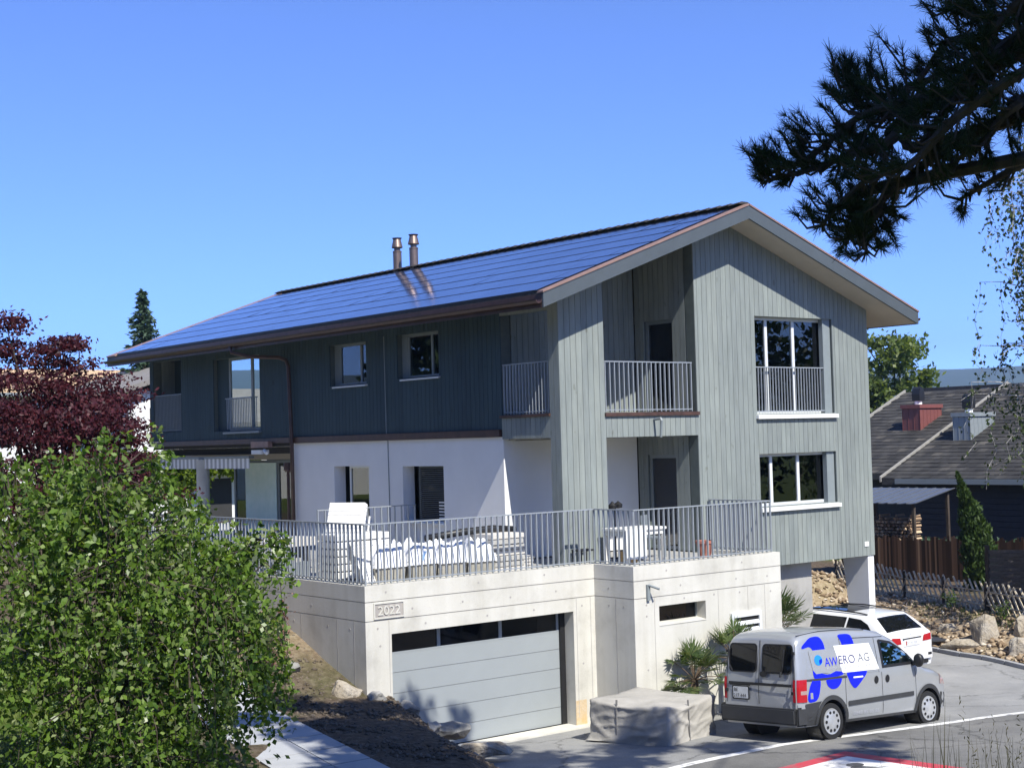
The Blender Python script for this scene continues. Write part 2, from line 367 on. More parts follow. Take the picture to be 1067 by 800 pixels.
def text_tris(body, size):
    cu = bpy.data.curves.new('lettering', 'FONT'); cu.body = body; cu.size = size; cu.resolution_u = 3
    o = bpy.data.objects.new('lettering', cu); COL.objects.link(o)
    dg = bpy.context.evaluated_depsgraph_get(); me = o.evaluated_get(dg).to_mesh()
    v = [tuple(x.co) for x in me.vertices]; f = [tuple(p.vertices) for p in me.polygons]
    o.evaluated_get(dg).to_mesh_clear(); bpy.data.objects.remove(o); bpy.data.curves.remove(cu)
    x0 = min(a[0] for a in v); x1 = max(a[0] for a in v)
    return [(a[0]-x0, a[1]) for a in v], f, x1-x0

# ------------------------------------------------------------------ terrain
def sstep(a, b, x): t = np.clip((x-a)/(b-a), 0, 1); return t*t*(3-2*t)
def drive_z(x, y): return -.25*np.tanh(np.maximum(0, x)/5.2)*sstep(-1.2, -4.5, y)+.06*np.clip(-.75-y, 0, 14)+.03*sstep(5, 8, x)*sstep(-1.5, 0, y)
EDGE = [(-3.3,-.75),(-4.6,-3.4),(-5.6,-6.4),(-7.8,-9.8),(-10.6,-16),(-13.6,-26),(-16.6,-40),(-40,-120)]
def edge_x(y):
    ys = np.array([e[1] for e in EDGE])[::-1]; xs = np.array([e[0] for e in EDGE])[::-1]
    return np.interp(y, ys, xs)
KD = np.array((.2425,.970)); KN = np.array((.970,-.2425)); KP = np.array((12.85,0.))
def right_s(x, y):
    s1 = (x-KP[0])*KN[0]+(y-KP[1])*KN[1]; s2 = (y-2.9)+.0*x-.15*np.maximum(0, 12-x)
    return s1, s2
def garden_z(x, y):
    g = 1.3+.36*np.clip(y+.75, 0, 3.6)+.03*np.clip(y-2.85, 0, 20)+.08*np.clip(-6-x, 0, 16)*sstep(6, -2, y)
    d = np.hypot(x+20.58, y+24.2); g = g+2.3*sstep(14, 5.5, d)
    return g
def ground_z(x, y):
    x = np.asarray(x, float); y = np.asarray(y, float)
    dz = drive_z(x, y)
    z = dz+(garden_z(x, y)-dz)*sstep(-.1, 2.1, (edge_x(np.minimum(y, -.75))-x))
    s1, s2 = right_s(x, y)
    r = .30*np.clip(s1, 0, 2.4)+.01*np.clip(s1-2.4, 0, 12)
    r2 = .5*np.clip(s2, 0, 1.6)+.0*np.clip(s2-2.6, 0, 30)
    rr = np.maximum(r*sstep(-16, -7, y), r2*sstep(6.5, 11.5, x))
    far = 3.0*sstep(19, 24, y)*sstep(8, 0, x)
    z = z+rr+.95*np.exp(-((x-14.0)/1.5)**2-((y-5.0)/1.7)**2)
    z = np.where((x < -2) & (y > 4), np.maximum(z, np.minimum(z, 3.2)), z)
    return z
def gz(x, y): return float(ground_z(x, y))
a1 = np.arange(-26, 27.01, .35); ext = [40, 60, 90, 140, 220, 400, 800, 1600, 3200, 5000]
xs = np.concatenate([[-e for e in ext[::-1]], a1, ext]); ys = np.concatenate([[-e for e in ext[::-1]], a1-2, ext])
XX, YY = np.meshgrid(xs, ys, indexing='ij'); ZZ = ground_z(XX, YY)
nz = np.array([[noise.noise((x*.9, y*.9, 3.)) + .5*noise.noise((x*2.3, y*2.3, 8.)) for y in ys] for x in xs])
onroad = (XX > edge_x(YY)-.4) & (right_s(XX, YY)[0] < .5) & (right_s(XX, YY)[1] < .4) & (np.abs(XX) < 30) & (YY > -45)
ZZ = ZZ+np.where(onroad, -.07, .06*nz)
far_d = np.hypot(XX, YY); ZZ = np.where(far_d > 80, ZZ*np.clip(1-(far_d-80)/200, 0, 1)-.0, ZZ)
nx, ny = XX.shape; idx = np.arange(nx*ny).reshape(nx, ny)
Q = np.stack([idx[:-1,:-1], idx[1:,:-1], idx[1:,1:], idx[:-1,1:]], -1).reshape(-1, 4)
g = fast_mesh('ground', np.stack([XX, YY, ZZ], -1).reshape(-1, 3), Q, M['ground'])
s1, s2 = right_s(XX, YY)
lightz = np.clip(sstep(-.3, .4, np.maximum(s1, s2))*sstep(5.2, 4.2, s1), 0, 1)*(XX > 6)
lightz = np.maximum(lightz, .55*sstep(.2, 1.6, YY)*sstep(-9.5, -7.5, XX)*(XX < -4)*sstep(6, 3, YY))
grass_w = np.clip(sstep(-10.7, -11.6, XX)*sstep(-24, -10, -np.abs(YY)) + (far_d > 30)*1. + .55*sstep(1.6, 2.6, s1)*sstep(3.4, 2.2, s1)*(YY < 1) + sstep(14, 8, np.hypot(XX+20.58, YY+24.2)), 0, 1)
ca = g.data.color_attributes.new('zone', 'FLOAT_COLOR', 'POINT')
ca.data.foreach_set('color', np.stack([lightz, grass_w, 0*lightz, 0*lightz+1], -1).reshape(-1).astype(np.float32))
g.data.polygons.foreach_set('use_smooth', [True]*len(g.data.polygons))
tag(g, kind='structure')
def kerb_x(y): return np.where(y > -7.5, KP[0]+(y-KP[1])*KD[0]/KD[1], 10.98+(-7.5-y)*2.2)
def sheet(name, ylist, xl, xr, mat, dz, nx=48):
    V = []; 
    for y in ylist:
        for t in np.linspace(0, 1, nx):
            x = xl(y)+(xr(y)-xl(y))*t; V.append((x, y, float(drive_z(x, y))+dz))
    i = np.arange(len(ylist)*nx).reshape(len(ylist), nx)
    q = np.stack([i[:-1,:-1], i[:-1,1:], i[1:,1:], i[1:,:-1]], -1).reshape(-1, 4)
    o = fast_mesh(name, V, q, mat); return tag(o, kind='structure')
sheet('driveway', np.arange(-14, 3.3, .3), lambda y: float(edge_x(min(y, -.75)))-.05 if y < -.75 else -5.0, lambda y: float(kerb_x(y)), M['asphalt'], 0.)
LINE = [(40,-21),(20,-12.2),(12,-8.9),(6.5,-6.85),(4.2,-6.35),(1.6,-5.97),(-.6,-5.82),(-2.7,-5.80),(-4.2,-6.35),(-5.6,-7.6),(-7.6,-10.4),(-10.4,-16.2),(-13.4,-26),(-16.4,-40)]
def dense(p, n=10):
    out = []
    for i in range(len(p)-1):
        p0 = p[max(i-1, 0)]; p1 = p[i]; p2 = p[i+1]; p3 = p[min(i+2, len(p)-1)]
        for k in range(n):
            t = k/n
            out.append(tuple(.5*(2*b+(c-a)*t+(2*a-5*b+4*c-d)*t*t+(3*b-a-3*c+d)*t**3) for a, b, c, d in zip(p0, p1, p2, p3)))
    out.append(tuple(p[-1])); return out
LD = dense(LINE)
def strip(name, pts, o0, o1, mat, dz, cross=8):
    V = []; n = len(pts)
    for i, p in enumerate(pts):
        a = Vector(pts[max(i-1, 0)]); b = Vector(pts[min(i+1, n-1)]); d = (b-a).normalized(); nn = Vector((-d.y, d.x))
        for t in np.linspace(o0, o1, cross):
            q = Vector(p)+nn*t; V.append((q.x, q.y, float(drive_z(q.x, q.y))+dz))
    i = np.arange(n*cross).reshape(n, cross)
    q = np.stack([i[:-1,:-1], i[:-1,1:], i[1:,1:], i[1:,:-1]], -1).reshape(-1, 4)
    return fast_mesh(name, V, q, mat)
tag(strip('road', LD, 0, 6.2, M['road'], .006, 14), kind='structure')
tag(strip('road_edge_line', LD, -.02, .19, M['line'], .011, 3), kind='structure')
# painted road sign: red bordered white panel with a dark figure
def flat_poly(mb, pts, dz, mi):
    tri = tessellate_polygon([[Vector((*p, 0)) for p in pts]])
    mb.add([(x, y, float(drive_z(x, y))+dz) for x, y in pts], [tuple(t) for t in tri], mi)
rm = MB(); c0 = Vector((.05,-7.36)); u1 = Vector((-1, -.03)); u2 = Vector((-.10,-1.))
def rp(a, b): p = c0+u1*a+u2*b; return (p.x, p.y)
for i in range(4):
    for j in range(5):
        e = i in (0, 3) or j in (0, 4)
A = [0, .33, 2.5, 2.83]; B = [0, .33, 3.2, 3.53]
for i in range(3):
    for j in range(3):
        if i == 1 and j == 1: continue
        flat_poly(rm, [rp(A[i], B[j]), rp(A[i+1], B[j]), rp(A[i+1], B[j+1]), rp(A[i], B[j+1])], .011, 0)
flat_poly(rm, [rp(.33,.33), rp(2.5,.33), rp(2.5,3.2), rp(.33,3.2)], .011, 1)
for cx, cy, ra, rb in ((.85,.95,.16,.16),(1.0,1.4,.2,.4),(1.35,1.25,.4,.09),(1.75,1.0,.15,.15),(1.85,1.5,.18,.4),(.95,2.1,.1,.4),(1.3,2.0,.1,.42),(1.7,2.2,.1,.4)):
    flat_poly(rm, [rp(cx+ra*math.cos(t), cy+rb*math.sin(t)) for t in np.linspace(0, 2*math.pi, 15)[:-1]], .016, 2)
o = rm.build('road_marking', [M['red_mark'], M['line'], M['dark_mark']], recalc=False); tag(o, kind='structure')
# kerb along the right of the driveway
kb = MB()
kp = [(float(kerb_x(y))+.02, y) for y in np.arange(-7.4, 2.2, .8)]
for (xa, ya), (xb, yb) in zip(kp[:-1], kp[1:]):
    za = float(drive_z(xa, ya)); zb = float(drive_z(xb, yb)); w = .16
    kb.hexa([(xa,ya+.01,za-.1),(xa+w,ya+.01,za-.1),(xb+w,yb-.01,zb-.1),(xb,yb-.01,zb-.1),(xa,ya+.01,za+.10),(xa+w,ya+.01,za+.10),(xb+w,yb-.01,zb+.10),(xb,yb-.01,zb+.10)])
tag(kb.build('kerb', M['kerb']), kind='structure')
mh = MB().lathe([(0,.0),(.42,.0),(.42,-.03)], (13.6,-1.3,float(drive_z(13.6,-1.3))+.012), n=20)
# garden path of large slabs
def path_pt(t): # centre line
    y = 1.6-9.6*t; return Vector((-8.38+.25*y, y))
pth = MB(); K = 9
for k in range(K):
    for h in range(2):
        a, b = path_pt(k/K+.003), path_pt((k+1)/K-.003)
        x0, x1 = (-.78, -.008) if h == 0 else (.008, .62)
        za, zb = gz(a.x, a.y)+.07, gz(b.x, b.y)+.07
        pth.hexa([(a.x+x0,a.y,za-.1),(a.x+x1,a.y,za-.1),(b.x+x1,b.y,zb-.1),(b.x+x0,b.y,zb-.1),(a.x+x0,a.y,za),(a.x+x1,a.y,za),(b.x+x1,b.y,zb),(b.x+x0,b.y,zb)])
tag(pth.build('path', M['path']), kind='structure')

# ------------------------------------------------------------------ generic wall tools
gab = lambda s, d, z: (s, d, z)          # gable plane, d inwards (+Y)
sid = lambda s, d, z: (d, s, z)          # long facade plane, d inwards (+X)
def sub_int(lo, hi, cuts):
    out = [(lo, hi)]
    for a, b in cuts:
        nxt = []
        for l, h in out:
            if b <= l or a >= h: nxt.append((l, h)); continue
            if a > l: nxt.append((l, a))
            if b < h: nxt.append((b, h))
        out = nxt
    return [(l, h) for l, h in out if h-l > 1e-4]
def wall_body(mb, P, s0, s1, zlo, zhi, ops, d0, d1, mi=0, brk=()):
    f = zhi if callable(zhi) else (lambda s: zhi)
    bs = sorted(set([s0, s1]+[x for o in ops for x in o[:2] if s0 < x < s1]+[b for b in brk if s0 < b < s1]))
    for a, b in zip(bs[:-1], bs[1:]):
        m = (a+b)/2
        for l, h in sub_int(zlo, 99, [(o[2], o[3]) for o in ops if o[0] <= m <= o[1]]):
            ha, hb = (f(a), f(b)) if h > 90 else (h, h)
            if min(ha, hb) <= l: continue
            mb.hexa([P(a,d0,l), P(b,d0,l), P(b,d1,l), P(a,d1,l), P(a,d0,ha), P(b,d0,hb), P(b,d1,hb), P(a,d1,ha)], mi)
def boards(mb, P, s0, s1, zlo, zhi, ops, d=0., th=.03, w=.165, gap=.010, mi=0, brk=()):
    n = max(1, round((s1-s0)/w)); w = (s1-s0)/n
    for i in range(n):
        a = s0+i*w+gap/2*(i > 0); b = s0+(i+1)*w-gap/2*(i < n-1)
        wall_body(mb, P, a, b, zlo, zhi, ops, d, d+th-.002, mi, brk)
def full_wall(name, P, s0, s1, zlo, zhi, ops, parent, th=.03, thick=.3, brk=(), mats=None, w=.165):
    mb = MB(); boards(mb, P, s0, s1, zlo, zhi, ops, 0, th, w, mi=0, brk=brk)
    g = zhi if not callable(zhi) else (lambda s: zhi(s)-.01)
    wall_body(mb, P, s0+.004, s1-.004, zlo+.004, g if callable(g) else g-.004, ops, th, thick, 1, brk)
    return mb.build(name, mats or [M['clad'], M['clad_back']], parent)
def railing(name, parent, path, z0, z1, spacing=.145, mat=None, bar=(.010,.022), lower=True, top=.022, base=None):
    mb = MB(); 
    for (a, b) in zip(path[:-1], path[1:]):
        a, b = Vector(a), Vector(b); L = (b-a).length; u = (b-a)/L; n = Vector((-u.y, u.x))
        k = max(1, round(L/spacing))
        for i in range(k+1):
            p = a+u*(L*i/k)
            mb.obox((p.x, p.y, (z0+z1)/2), (u.x*bar[0], u.y*bar[0], 0), (n.x*bar[1], n.y*bar[1], 0), (0, 0, (z1-z0)/2-.004))
        c = (a+b)/2
        mb.obox((c.x, c.y, z1), (u.x*(L/2+.02), u.y*(L/2+.02), 0), (n.x*.028, n.y*.028, 0), (0, 0, .012))
        if lower: mb.obox((c.x, c.y, z0+.05), (u.x*(L/2), u.y*(L/2), 0), (n.x*.018, n.y*.018, 0), (0, 0, .01))
    return mb.build(name, mat or M['rail'], parent, recalc=False)
def window(parent, P, s0, s1, z0, z1, depth, mull=(), fr=.07, mat=None, glass=None, sill=None, sill_mat=None, name='window', label=None, panemat_ofs=.0):
    mb = MB(); d0, d1 = depth, depth+.07
    def bar(a, b, c, e, da=d0, db=d1): mb.hexa([P(a,da,c), P(b,da,c), P(b,db,c), P(a,db,c), P(a,da,e), P(b,da,e), P(b,db,e), P(a,db,e)])
    bar(s0, s0+fr, z0, z1); bar(s1-fr, s1, z0, z1); bar(s0+fr, s1-fr, z1-fr, z1); bar(s0+fr, s1-fr, z0, z0+fr)
    for m in mull: bar(m-fr*.6, m+fr*.6, z0+fr, z1-fr)
    o = mb.build(name, mat or M['frame'], parent)
    if label: o['label'] = label
    g = MB(); a, b = depth+.03, depth+.042
    es = [s0+fr]+[x for m in mull for x in (m-fr*.6, m+fr*.6)]+[s1-fr]
    for i in range(0, len(es), 2):
        g.hexa([P(es[i],a,z0+fr), P(es[i+1],a,z0+fr), P(es[i+1],b,z0+fr), P(es[i],b,z0+fr), P(es[i],a,z1-fr), P(es[i+1],a,z1-fr), P(es[i+1],b,z1-fr), P(es[i],b,z1-fr)])
    g.build('pane', glass or M['glass'], o)
    if sill:
        q = MB(); e, t = sill
        q.hexa([P(s0-.05,-e,z0-t-.02), P(s1+.05,-e,z0-t-.02), P(s1+.05,depth,z0-t), P(s0-.05,depth,z0-t), P(s0-.05,-e,z0-.03), P(s1+.05,-e,z0-.03), P(s1+.05,depth,z0-.004), P(s0-.05,depth,z0-.004)])
        q.build('sill', sill_mat or M['white'], o)
    return o

# ------------------------------------------------------------------ HOUSE
W, L = 10.56, 20.56
SL = .3625
def under(x): return 11.05-SL*abs(x-5.28)     # underside of the roof
house = thing('house', 'large grey timber clad house with solar tiled roof above the concrete garage', 'house', (0, 0, 2.78))
gops = [(1.31, 4.20, 6.50, 20), (1.31, 4.20, 2.0, 6.0), (6.25, 9.15, 6.47, 8.85), (6.28, 9.14, 4.22, 5.50)]
zt = lambda x: under(x)-.004
full_wall('gable_wall', gab, 0, W, 2.78, zt, gops, house, brk=(5.28,))
sops = [(4.44, 6.22, 7.6, 8.68), (7.63, 9.41, 7.56, 8.64), (13.24, 16.1, 6.5, 8.66), (18.28, 20.3, 6.55, 8.83)]
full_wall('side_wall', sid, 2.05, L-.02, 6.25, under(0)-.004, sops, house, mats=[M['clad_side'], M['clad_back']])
cm = MB(); boards(cm, sid, .032, .35, 3.31, under(0)-.01, [], -.001, .03); wall_body(cm, sid, .302, .35, 3.31, under(0)-.01, [], .03, 1.30, 1)
boards(cm, sid, .35, 2.05, 6.03, 6.5, [], .0, .03); wall_body(cm, sid, .35, 2.05, 6.034, 6.496, [], .03, .16, 1)
boards(cm, sid, .35, 2.05, 8.82, under(0)-.01, [], .0, .03); wall_body(cm, sid, .35, 2.05, 8.824, under(0)-.014, [], .03, .16, 1)
cm.build('corner_column', [M['clad'], M['clad_back']], house)
# recess walls
lw = MB(); boards(lw, gab, .33, 4.17, 6.32, zt, [], 2.05, .03); wall_body(lw, gab, .33, 4.17, 6.324, lambda x: zt(x)-.01, [], 2.08, 2.3, 1)
lw.build('loggia_wall', [M['clad'], M['clad_back']], house)
rops = [(.76, 1.74, 3.3, 5.55), (.76, 1.74, 6.3, 8.78)]
rw = MB()
for z0, z1 in ((3.3, 5.99), (6.31, under(4.2)-.02)):
    boards(rw, sid, .33, 2.045, z0, z1, rops, 4.20, .03); wall_body(rw, sid, .33, 2.045, z0+.004, z1-.004, rops, 4.23, 4.42, 1)
rw.build('loggia_side_wall', [M['clad'], M['clad_back']], house)
for z0, z1 in ((3.3, 5.55), (6.3, 8.78)):
    dr = window(house, sid, .76, 1.74, z0, z1, 4.28, (), .08, M['frame_dark'], name='balcony_door')
wb = MB(); wops = [(4.4, 6.13, 4.10, 5.43), (7.63, 9.35, 4.05, 5.44)]
wall_body(wb, sid, 2.06, 11.55, 3.28, 6.08, wops, .03, .38)
wb.box(.381, 2.06, 3.3, 4.17, 2.36, 5.99); wb.box(.381, 11.25, 3.3, 1.55, 11.55, 6.08)
wb.build('rendered_wall', M['render'], house)
fl = MB(); fl.box(.17, .31, 6.0, 4.19, 2.04, 6.06); fl.box(.31, .31, 6.06, 4.19, 2.04, 6.3); fl.build('loggia_floor', M['concrete_dark'], house)
cb = MB(); cb.box(-.05, 2.1, 6.085, .028, 11.53, 6.245); cb.box(1.28, -.05, 6.47, 4.23, .30, 6.55); cb.box(-.05, .33, 6.502, .30, 2.08, 6.56)
cb.build('copper_band', M['copper'], house)
# slab and open covered terrace at the far end
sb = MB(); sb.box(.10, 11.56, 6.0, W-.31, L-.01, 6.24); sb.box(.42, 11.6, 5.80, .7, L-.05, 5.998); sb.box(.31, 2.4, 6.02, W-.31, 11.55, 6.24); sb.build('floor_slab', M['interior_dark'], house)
sb = MB(); sb.box(-.04, 11.57, 6.10, .098, L+.02, 6.245); sb.build('eave_flashing', M['copper'], house)
sb = MB(); sb.box(1.2, 11.6, 5.62, 1.49, L-.05, 5.998); sb.build('lintel_board', M['soffit'], house)
bs = MB(); bs.box(4.55, .31, 2.80, W-.31, 11.5, 3.05); bs.box(.4, 2.4, 3.0, 4.55, 11.5, 3.29); bs.box(1.5, 11.55, 3.0, W-.31, L-.3, 3.28); bs.build('ground_floor_slab', M['concrete_dark'], house)
rr = MB(); rr.box(W-.3, .304, 2.79, W-.002, L-.01, under(W)-.02); rr.box(.31, L-.30, 6.25, W-.3, L-.012, under(0)-.02); rr.box(4.45, L-.30, 3.3, W-.3, L-.012, 5.97)
rr.hexa([(.31,L-.3,8.85),(W-.3,L-.3,8.85),(W-.3,L-.012,8.85),(.31,L-.012,8.85),(5.2,L-.3,11.0),(5.36,L-.3,11.0),(5.36,L-.012,11.0),(5.2,L-.012,11.0)])
rr.build('rear_walls', M['clad'], house)
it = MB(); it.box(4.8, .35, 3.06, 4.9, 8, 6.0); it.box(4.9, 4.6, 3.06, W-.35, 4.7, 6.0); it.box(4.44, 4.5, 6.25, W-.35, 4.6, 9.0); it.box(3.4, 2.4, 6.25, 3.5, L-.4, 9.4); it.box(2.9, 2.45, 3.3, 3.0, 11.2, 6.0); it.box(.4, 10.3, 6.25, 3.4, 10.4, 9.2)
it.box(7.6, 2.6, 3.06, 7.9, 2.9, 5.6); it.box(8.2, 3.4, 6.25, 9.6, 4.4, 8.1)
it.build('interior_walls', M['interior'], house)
# windows
for (a, b, z0, z1, r) in ((6.25, 9.15, 6.47, 8.85, True), (6.28, 9.14, 4.22, 5.50, False)):
    w = window(house, gab, a, b, z0, z1, .20, (a+.62, a+1.62), .075, M['frame'], sill=(.09, .10))
    if r:
        mb = MB()
        for i in range(24):
            x = a+.06+i*.105
            if x < b-.35: mb.box(x, .075, z0+.07, x+.014, .105, z0+1.13)
        mb.box(a+.02, .07, z0+1.13, b-.3, .11, z0+1.155); mb.box(a+.02, .07, z0+.05, b-.3, .11, z0+.075)
        mb.build('railing', M['rail'], w)
    q = MB(); q.box(b-.30, .06, z0, b-.02, .19, z1); q.build('shutter_box', M['frame_dark'], w)
for (a, b, z0, z1) in ((4.44, 6.22, 7.6, 8.68), (7.63, 9.41, 7.56, 8.64)):
    w = window(house, sid, a, b-.25, z0, z1, .17, (a+.5,), .06, M['frame_dark'], sill=(.07, .05), sill_mat=M['frame'])
    q = MB(); q.box(.16, b-.25, z0, .28, b-.002, z1); q.build('reveal_panel', M['frame_dark'], w)
w = window(house, sid, 13.24, 15.35, 6.5, 8.66, .14, (13.95,), .08, M['frame_dark'], M['glass_mirror'], sill=(.08, .07), sill_mat=M['frame_dark'])
mb = MB()
for i in range(15): mb.box(.05, 13.95+i*.10, 6.55, .07, 13.965+i*.10, 7.45)
mb.box(.045, 13.9, 7.45, .075, 15.45, 7.475); mb.build('railing', M['rail'], w)
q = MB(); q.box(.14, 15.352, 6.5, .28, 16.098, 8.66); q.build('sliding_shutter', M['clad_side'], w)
w = window(house, sid, 4.4, 5.75, 4.10, 5.43, .26, (), .05, M['frame_dark'], M['darkglass'], sill=(.06, .05), sill_mat=M['frame'])
q = MB()
for i in range(27): q.box(.20, 4.46, 4.14+i*.047, .235, 5.70, 4.165+i*.047)
q.build('louvre_blind', M['blind'], w); q = MB()
for i in range(6): q.box(.195, 4.46, 4.16+i*.075, .199, 4.85, 4.19+i*.075)
q.build('loose_slats', M['white'], w)
window(house, sid, 7.63, 8.95, 4.05, 5.44, .26, (8.0,), .06, M['frame'], sill=(.06, .05), sill_mat=M['frame'])
# recessed far loggia on the long facade
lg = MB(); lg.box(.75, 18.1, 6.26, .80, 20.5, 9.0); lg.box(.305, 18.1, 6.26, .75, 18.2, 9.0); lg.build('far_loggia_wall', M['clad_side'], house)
railing('balcony_railing', house, [(.06, 18.32), (.06, 20.27)], 6.56, 7.73, .105, M['rail_dark'])
railing('balcony_railing', house, [(.05, .42), (.05, 2.0)], 6.57, 7.70, .115, M['rail'])
railing('balcony_railing', house, [(1.36, .05), (4.06, .05)], 6.56, 7.69, .145, M['rail'])
# covered terrace glazing
gl = window(house, sid, 11.6, 17.75, 3.3, 5.6, 1.5, (14.15, 14.95, 16.95), .09, M['frame_dark'], name='glazed_front')
mn = MB(); mn.box(1.455, 15.0, 3.42, 1.485, 16.92, 5.52); mn.build('painted_sunlit_view', M['mint'], gl)  # added sheet before the glass, carrying the bright sunlit view as colour
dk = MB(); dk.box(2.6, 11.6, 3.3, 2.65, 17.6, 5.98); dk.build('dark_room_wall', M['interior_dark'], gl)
co = MB(); co.lathe([(.20,3.28),(.20,5.66)], (.28, 17.45, 0), n=24); co.build('round_column', M['concrete'], house, smooth=True)
aw = MB()
for i in range(22): aw.box(-.10, 14.45+i*.27, 5.20, -.07, 14.45+i*.27+.135, 5.50, 0); aw.box(-.10, 14.45+i*.27+.135, 5.20, -.07, 14.45+(i+1)*.27, 5.50, 1)
aw.box(-.12, 14.4, 5.5, .055, 20.4, 5.57, 2); aw.v = [(x+.35, y, z+.18) for x, y, z in aw.v]; aw.build('awning', [M['white'], plain('awning_stripe', (.42,.42,.42), .8), M['frame_dark']], house)
lm = MB(); lm.box(-.16, 12.55, 5.98, -.02, 13.55, 6.16, 0); lm.box(-.28, 12.7, 5.80, -.04, 13.3, 5.92, 1); lm.tube([(-.3, 12.5, 5.9), (-.46, 12.1, 5.83)], .05, 8, 2); lm.build('wall_lamp', [M['copper_edge'], M['frame'], M['white']], house)
# pillars
pl = MB(); pl.hexa([(10.30,.03,-.3),(10.54,.03,-.3),(10.54,.5,-.3),(10.30,.5,-.3),(10.30,.03,2.78),(10.54,.03,2.78),(10.54,.85,2.78),(10.30,.85,2.78)]); pl.build('pillar', M['render'], house)
pl = MB(); pl.box(6.9, .35, -.3, 8.45, .75, 2.78); pl.build('pillar', M['concrete_dark'], house)
sp = MB(); sp.box(4.6, .31, 2.781, W-.3, L-.4, 2.799); sp.build('underside_panel', M['concrete_dark'], house)
np_ = MB(); np_.box(10.14, -.02, 3.02, 10.30, -.001, 3.14); np_.build('number_plate', M['white'], house)
st = MB(); st.tube([(2.78, -.01, 6.38), (2.77, -.24, 6.40), (2.77, -.26, 6.36), (2.79, -.20, 5.98)], .03, 8); st.build('scupper_spout', M['frame_dark'], house)
# roof
YA, YB = -.8, 21.35; EX = -1.06; EX2 = W+1.06; TH = .33
roof = MB()
def rz(x, k=0.): return under(x)+k
for (xa, xb) in ((EX, 5.28), (5.28, EX2)):
    roof.hexa([(xa,YA+.03,rz(xa)),(xb,YA+.03,rz(xb)),(xb,YB-.03,rz(xb)),(xa,YB-.03,rz(xa)),(xa,YA+.03,rz(xa,.02)),(xb,YA+.03,rz(xb,.02)),(xb,YB-.03,rz(xb,.02)),(xa,YB-.03,rz(xa,.02))], 0)
    roof.hexa([(xa+.02,YA+.05,rz(xa+.02,.02)),(xb,YA+.05,rz(xb,.02)),(xb,YB-.05,rz(xb,.02)),(xa+.02,YB-.05,rz(xa+.02,.02)),(xa+.02,YA+.05,rz(xa+.02,.30)),(xb,YA+.05,rz(xb,.30)),(xb,YB-.05,rz(xb,.30)),(xa+.02,YB-.05,rz(xa+.02,.30))], 1)
roof = roof.build('roof', [M['soffit'], M['ridge']], house)
for y0, y1 in ((YA-.03, YA+.028), (YB-.028, YB+.03)):
    fa = MB()
    for (xa, xb) in ((EX-.02, 5.28), (5.28, EX2+.02)):
        fa.hexa([(xa,y0,rz(xa,-.01)),(xb,y0,rz(xb,-.01)),(xb,y1,rz(xb,-.01)),(xa,y1,rz(xa,-.01)),(xa,y0,rz(xa,.30)),(xb,y0,rz(xb,.30)),(xb,y1,rz(xb,.30)),(xa,y1,rz(xa,.30))])
    fa.build('fascia', M['fascia'], roof)
fa = MB(); fa.box(EX-.022, YA+.03, rz(EX)-.02, EX-.002, YB-.03, rz(EX)+.27); fa.build('eave_board', M['copper'], roof)
fa = MB(); fa.box(EX2+.002, YA+.03, rz(EX2)-.02, EX2+.022, YB-.03, rz(EX2)+.27); fa.build('eave_board', M['copper'], roof)
for y0, y1 in ((YA-.05, YA+.14), (YB-.62, YB+.05)):
    vf = MB()
    for (xa, xb) in ((EX-.04, 5.27), (5.29, EX2+.04)):
        vf.hexa([(xa,y0,rz(xa,.303)),(xb,y0,rz(xb,.303)),(xb,y1,rz(xb,.303)),(xa,y1,rz(xa,.303)),(xa,y0,rz(xa,.345)),(xb,y0,rz(xb,.345)),(xb,y1,rz(xb,.345)),(xa,y1,rz(xa,.345))])
    vf.build('verge_flashing', M['copper_edge'], roof)
sol = MB(); rows = 7; xs0, xs1 = EX+.06, 4.98; dx = (xs1-xs0)/rows
for r in range(rows):
    xa, xb = xs0+r*dx, xs0+(r+1)*dx
    n = 19; ya0, yb0 = YA+.24, YB-.66-(.0 if r > 4 else 0)
    off = (r % 2)*.5
    ed = sorted(set([ya0, yb0]+[ya0+(k+off)*(yb0-ya0)/n for k in range(n+1) if ya0 < ya0+(k+off)*(yb0-ya0)/n < yb0]))
    for a, b in zip(ed[:-1], ed[1:]):
        j = random.uniform(-.006, .006)
        sol.hexa([(xa-.03,a+.004,rz(xa,.335)),(xb-.075,a+.004,rz(xb,.318)),(xb-.075,b-.004,rz(xb,.318)),(xa-.03,b-.004,rz(xa,.335)),
                  (xa-.03,a+.004,rz(xa,.352)+j),(xb-.075,a+.004,rz(xb,.332)),(xb-.075,b-.004,rz(xb,.332)),(xa-.03,b-.004,rz(xa,.352)-j)])
for r in range(rows):  # black strips stand in for the shadow gap below each tile row
    xa = xs0+r*dx-.03
    sol.hexa([(xa-.012,YA+.25,rz(xa,.30)),(xa-.003,YA+.25,rz(xa,.30)),(xa-.003,YB-.67,rz(xa,.30)),(xa-.012,YB-.67,rz(xa,.30)),(xa-.012,YA+.25,rz(xa,.362)),(xa-.003,YA+.25,rz(xa,.362)),(xa-.003,YB-.67,rz(xa,.362)),(xa-.012,YB-.67,rz(xa,.362))], 1)
sol.build('solar_tiles', [M['solar'], M['black']], roof, recalc=True)
rc = MB()
for k in range(62):
    y = YA+.1+k*.355
    rc.hexa([(5.06,y,11.40),(5.50,y,11.40),(5.50,y+.35,11.37),(5.06,y+.35,11.37),(5.18,y,11.455),(5.38,y,11.455),(5.38,y+.35,11.43),(5.18,y+.35,11.43)])
rc.build('ridge_cap', M['ridge'], roof)
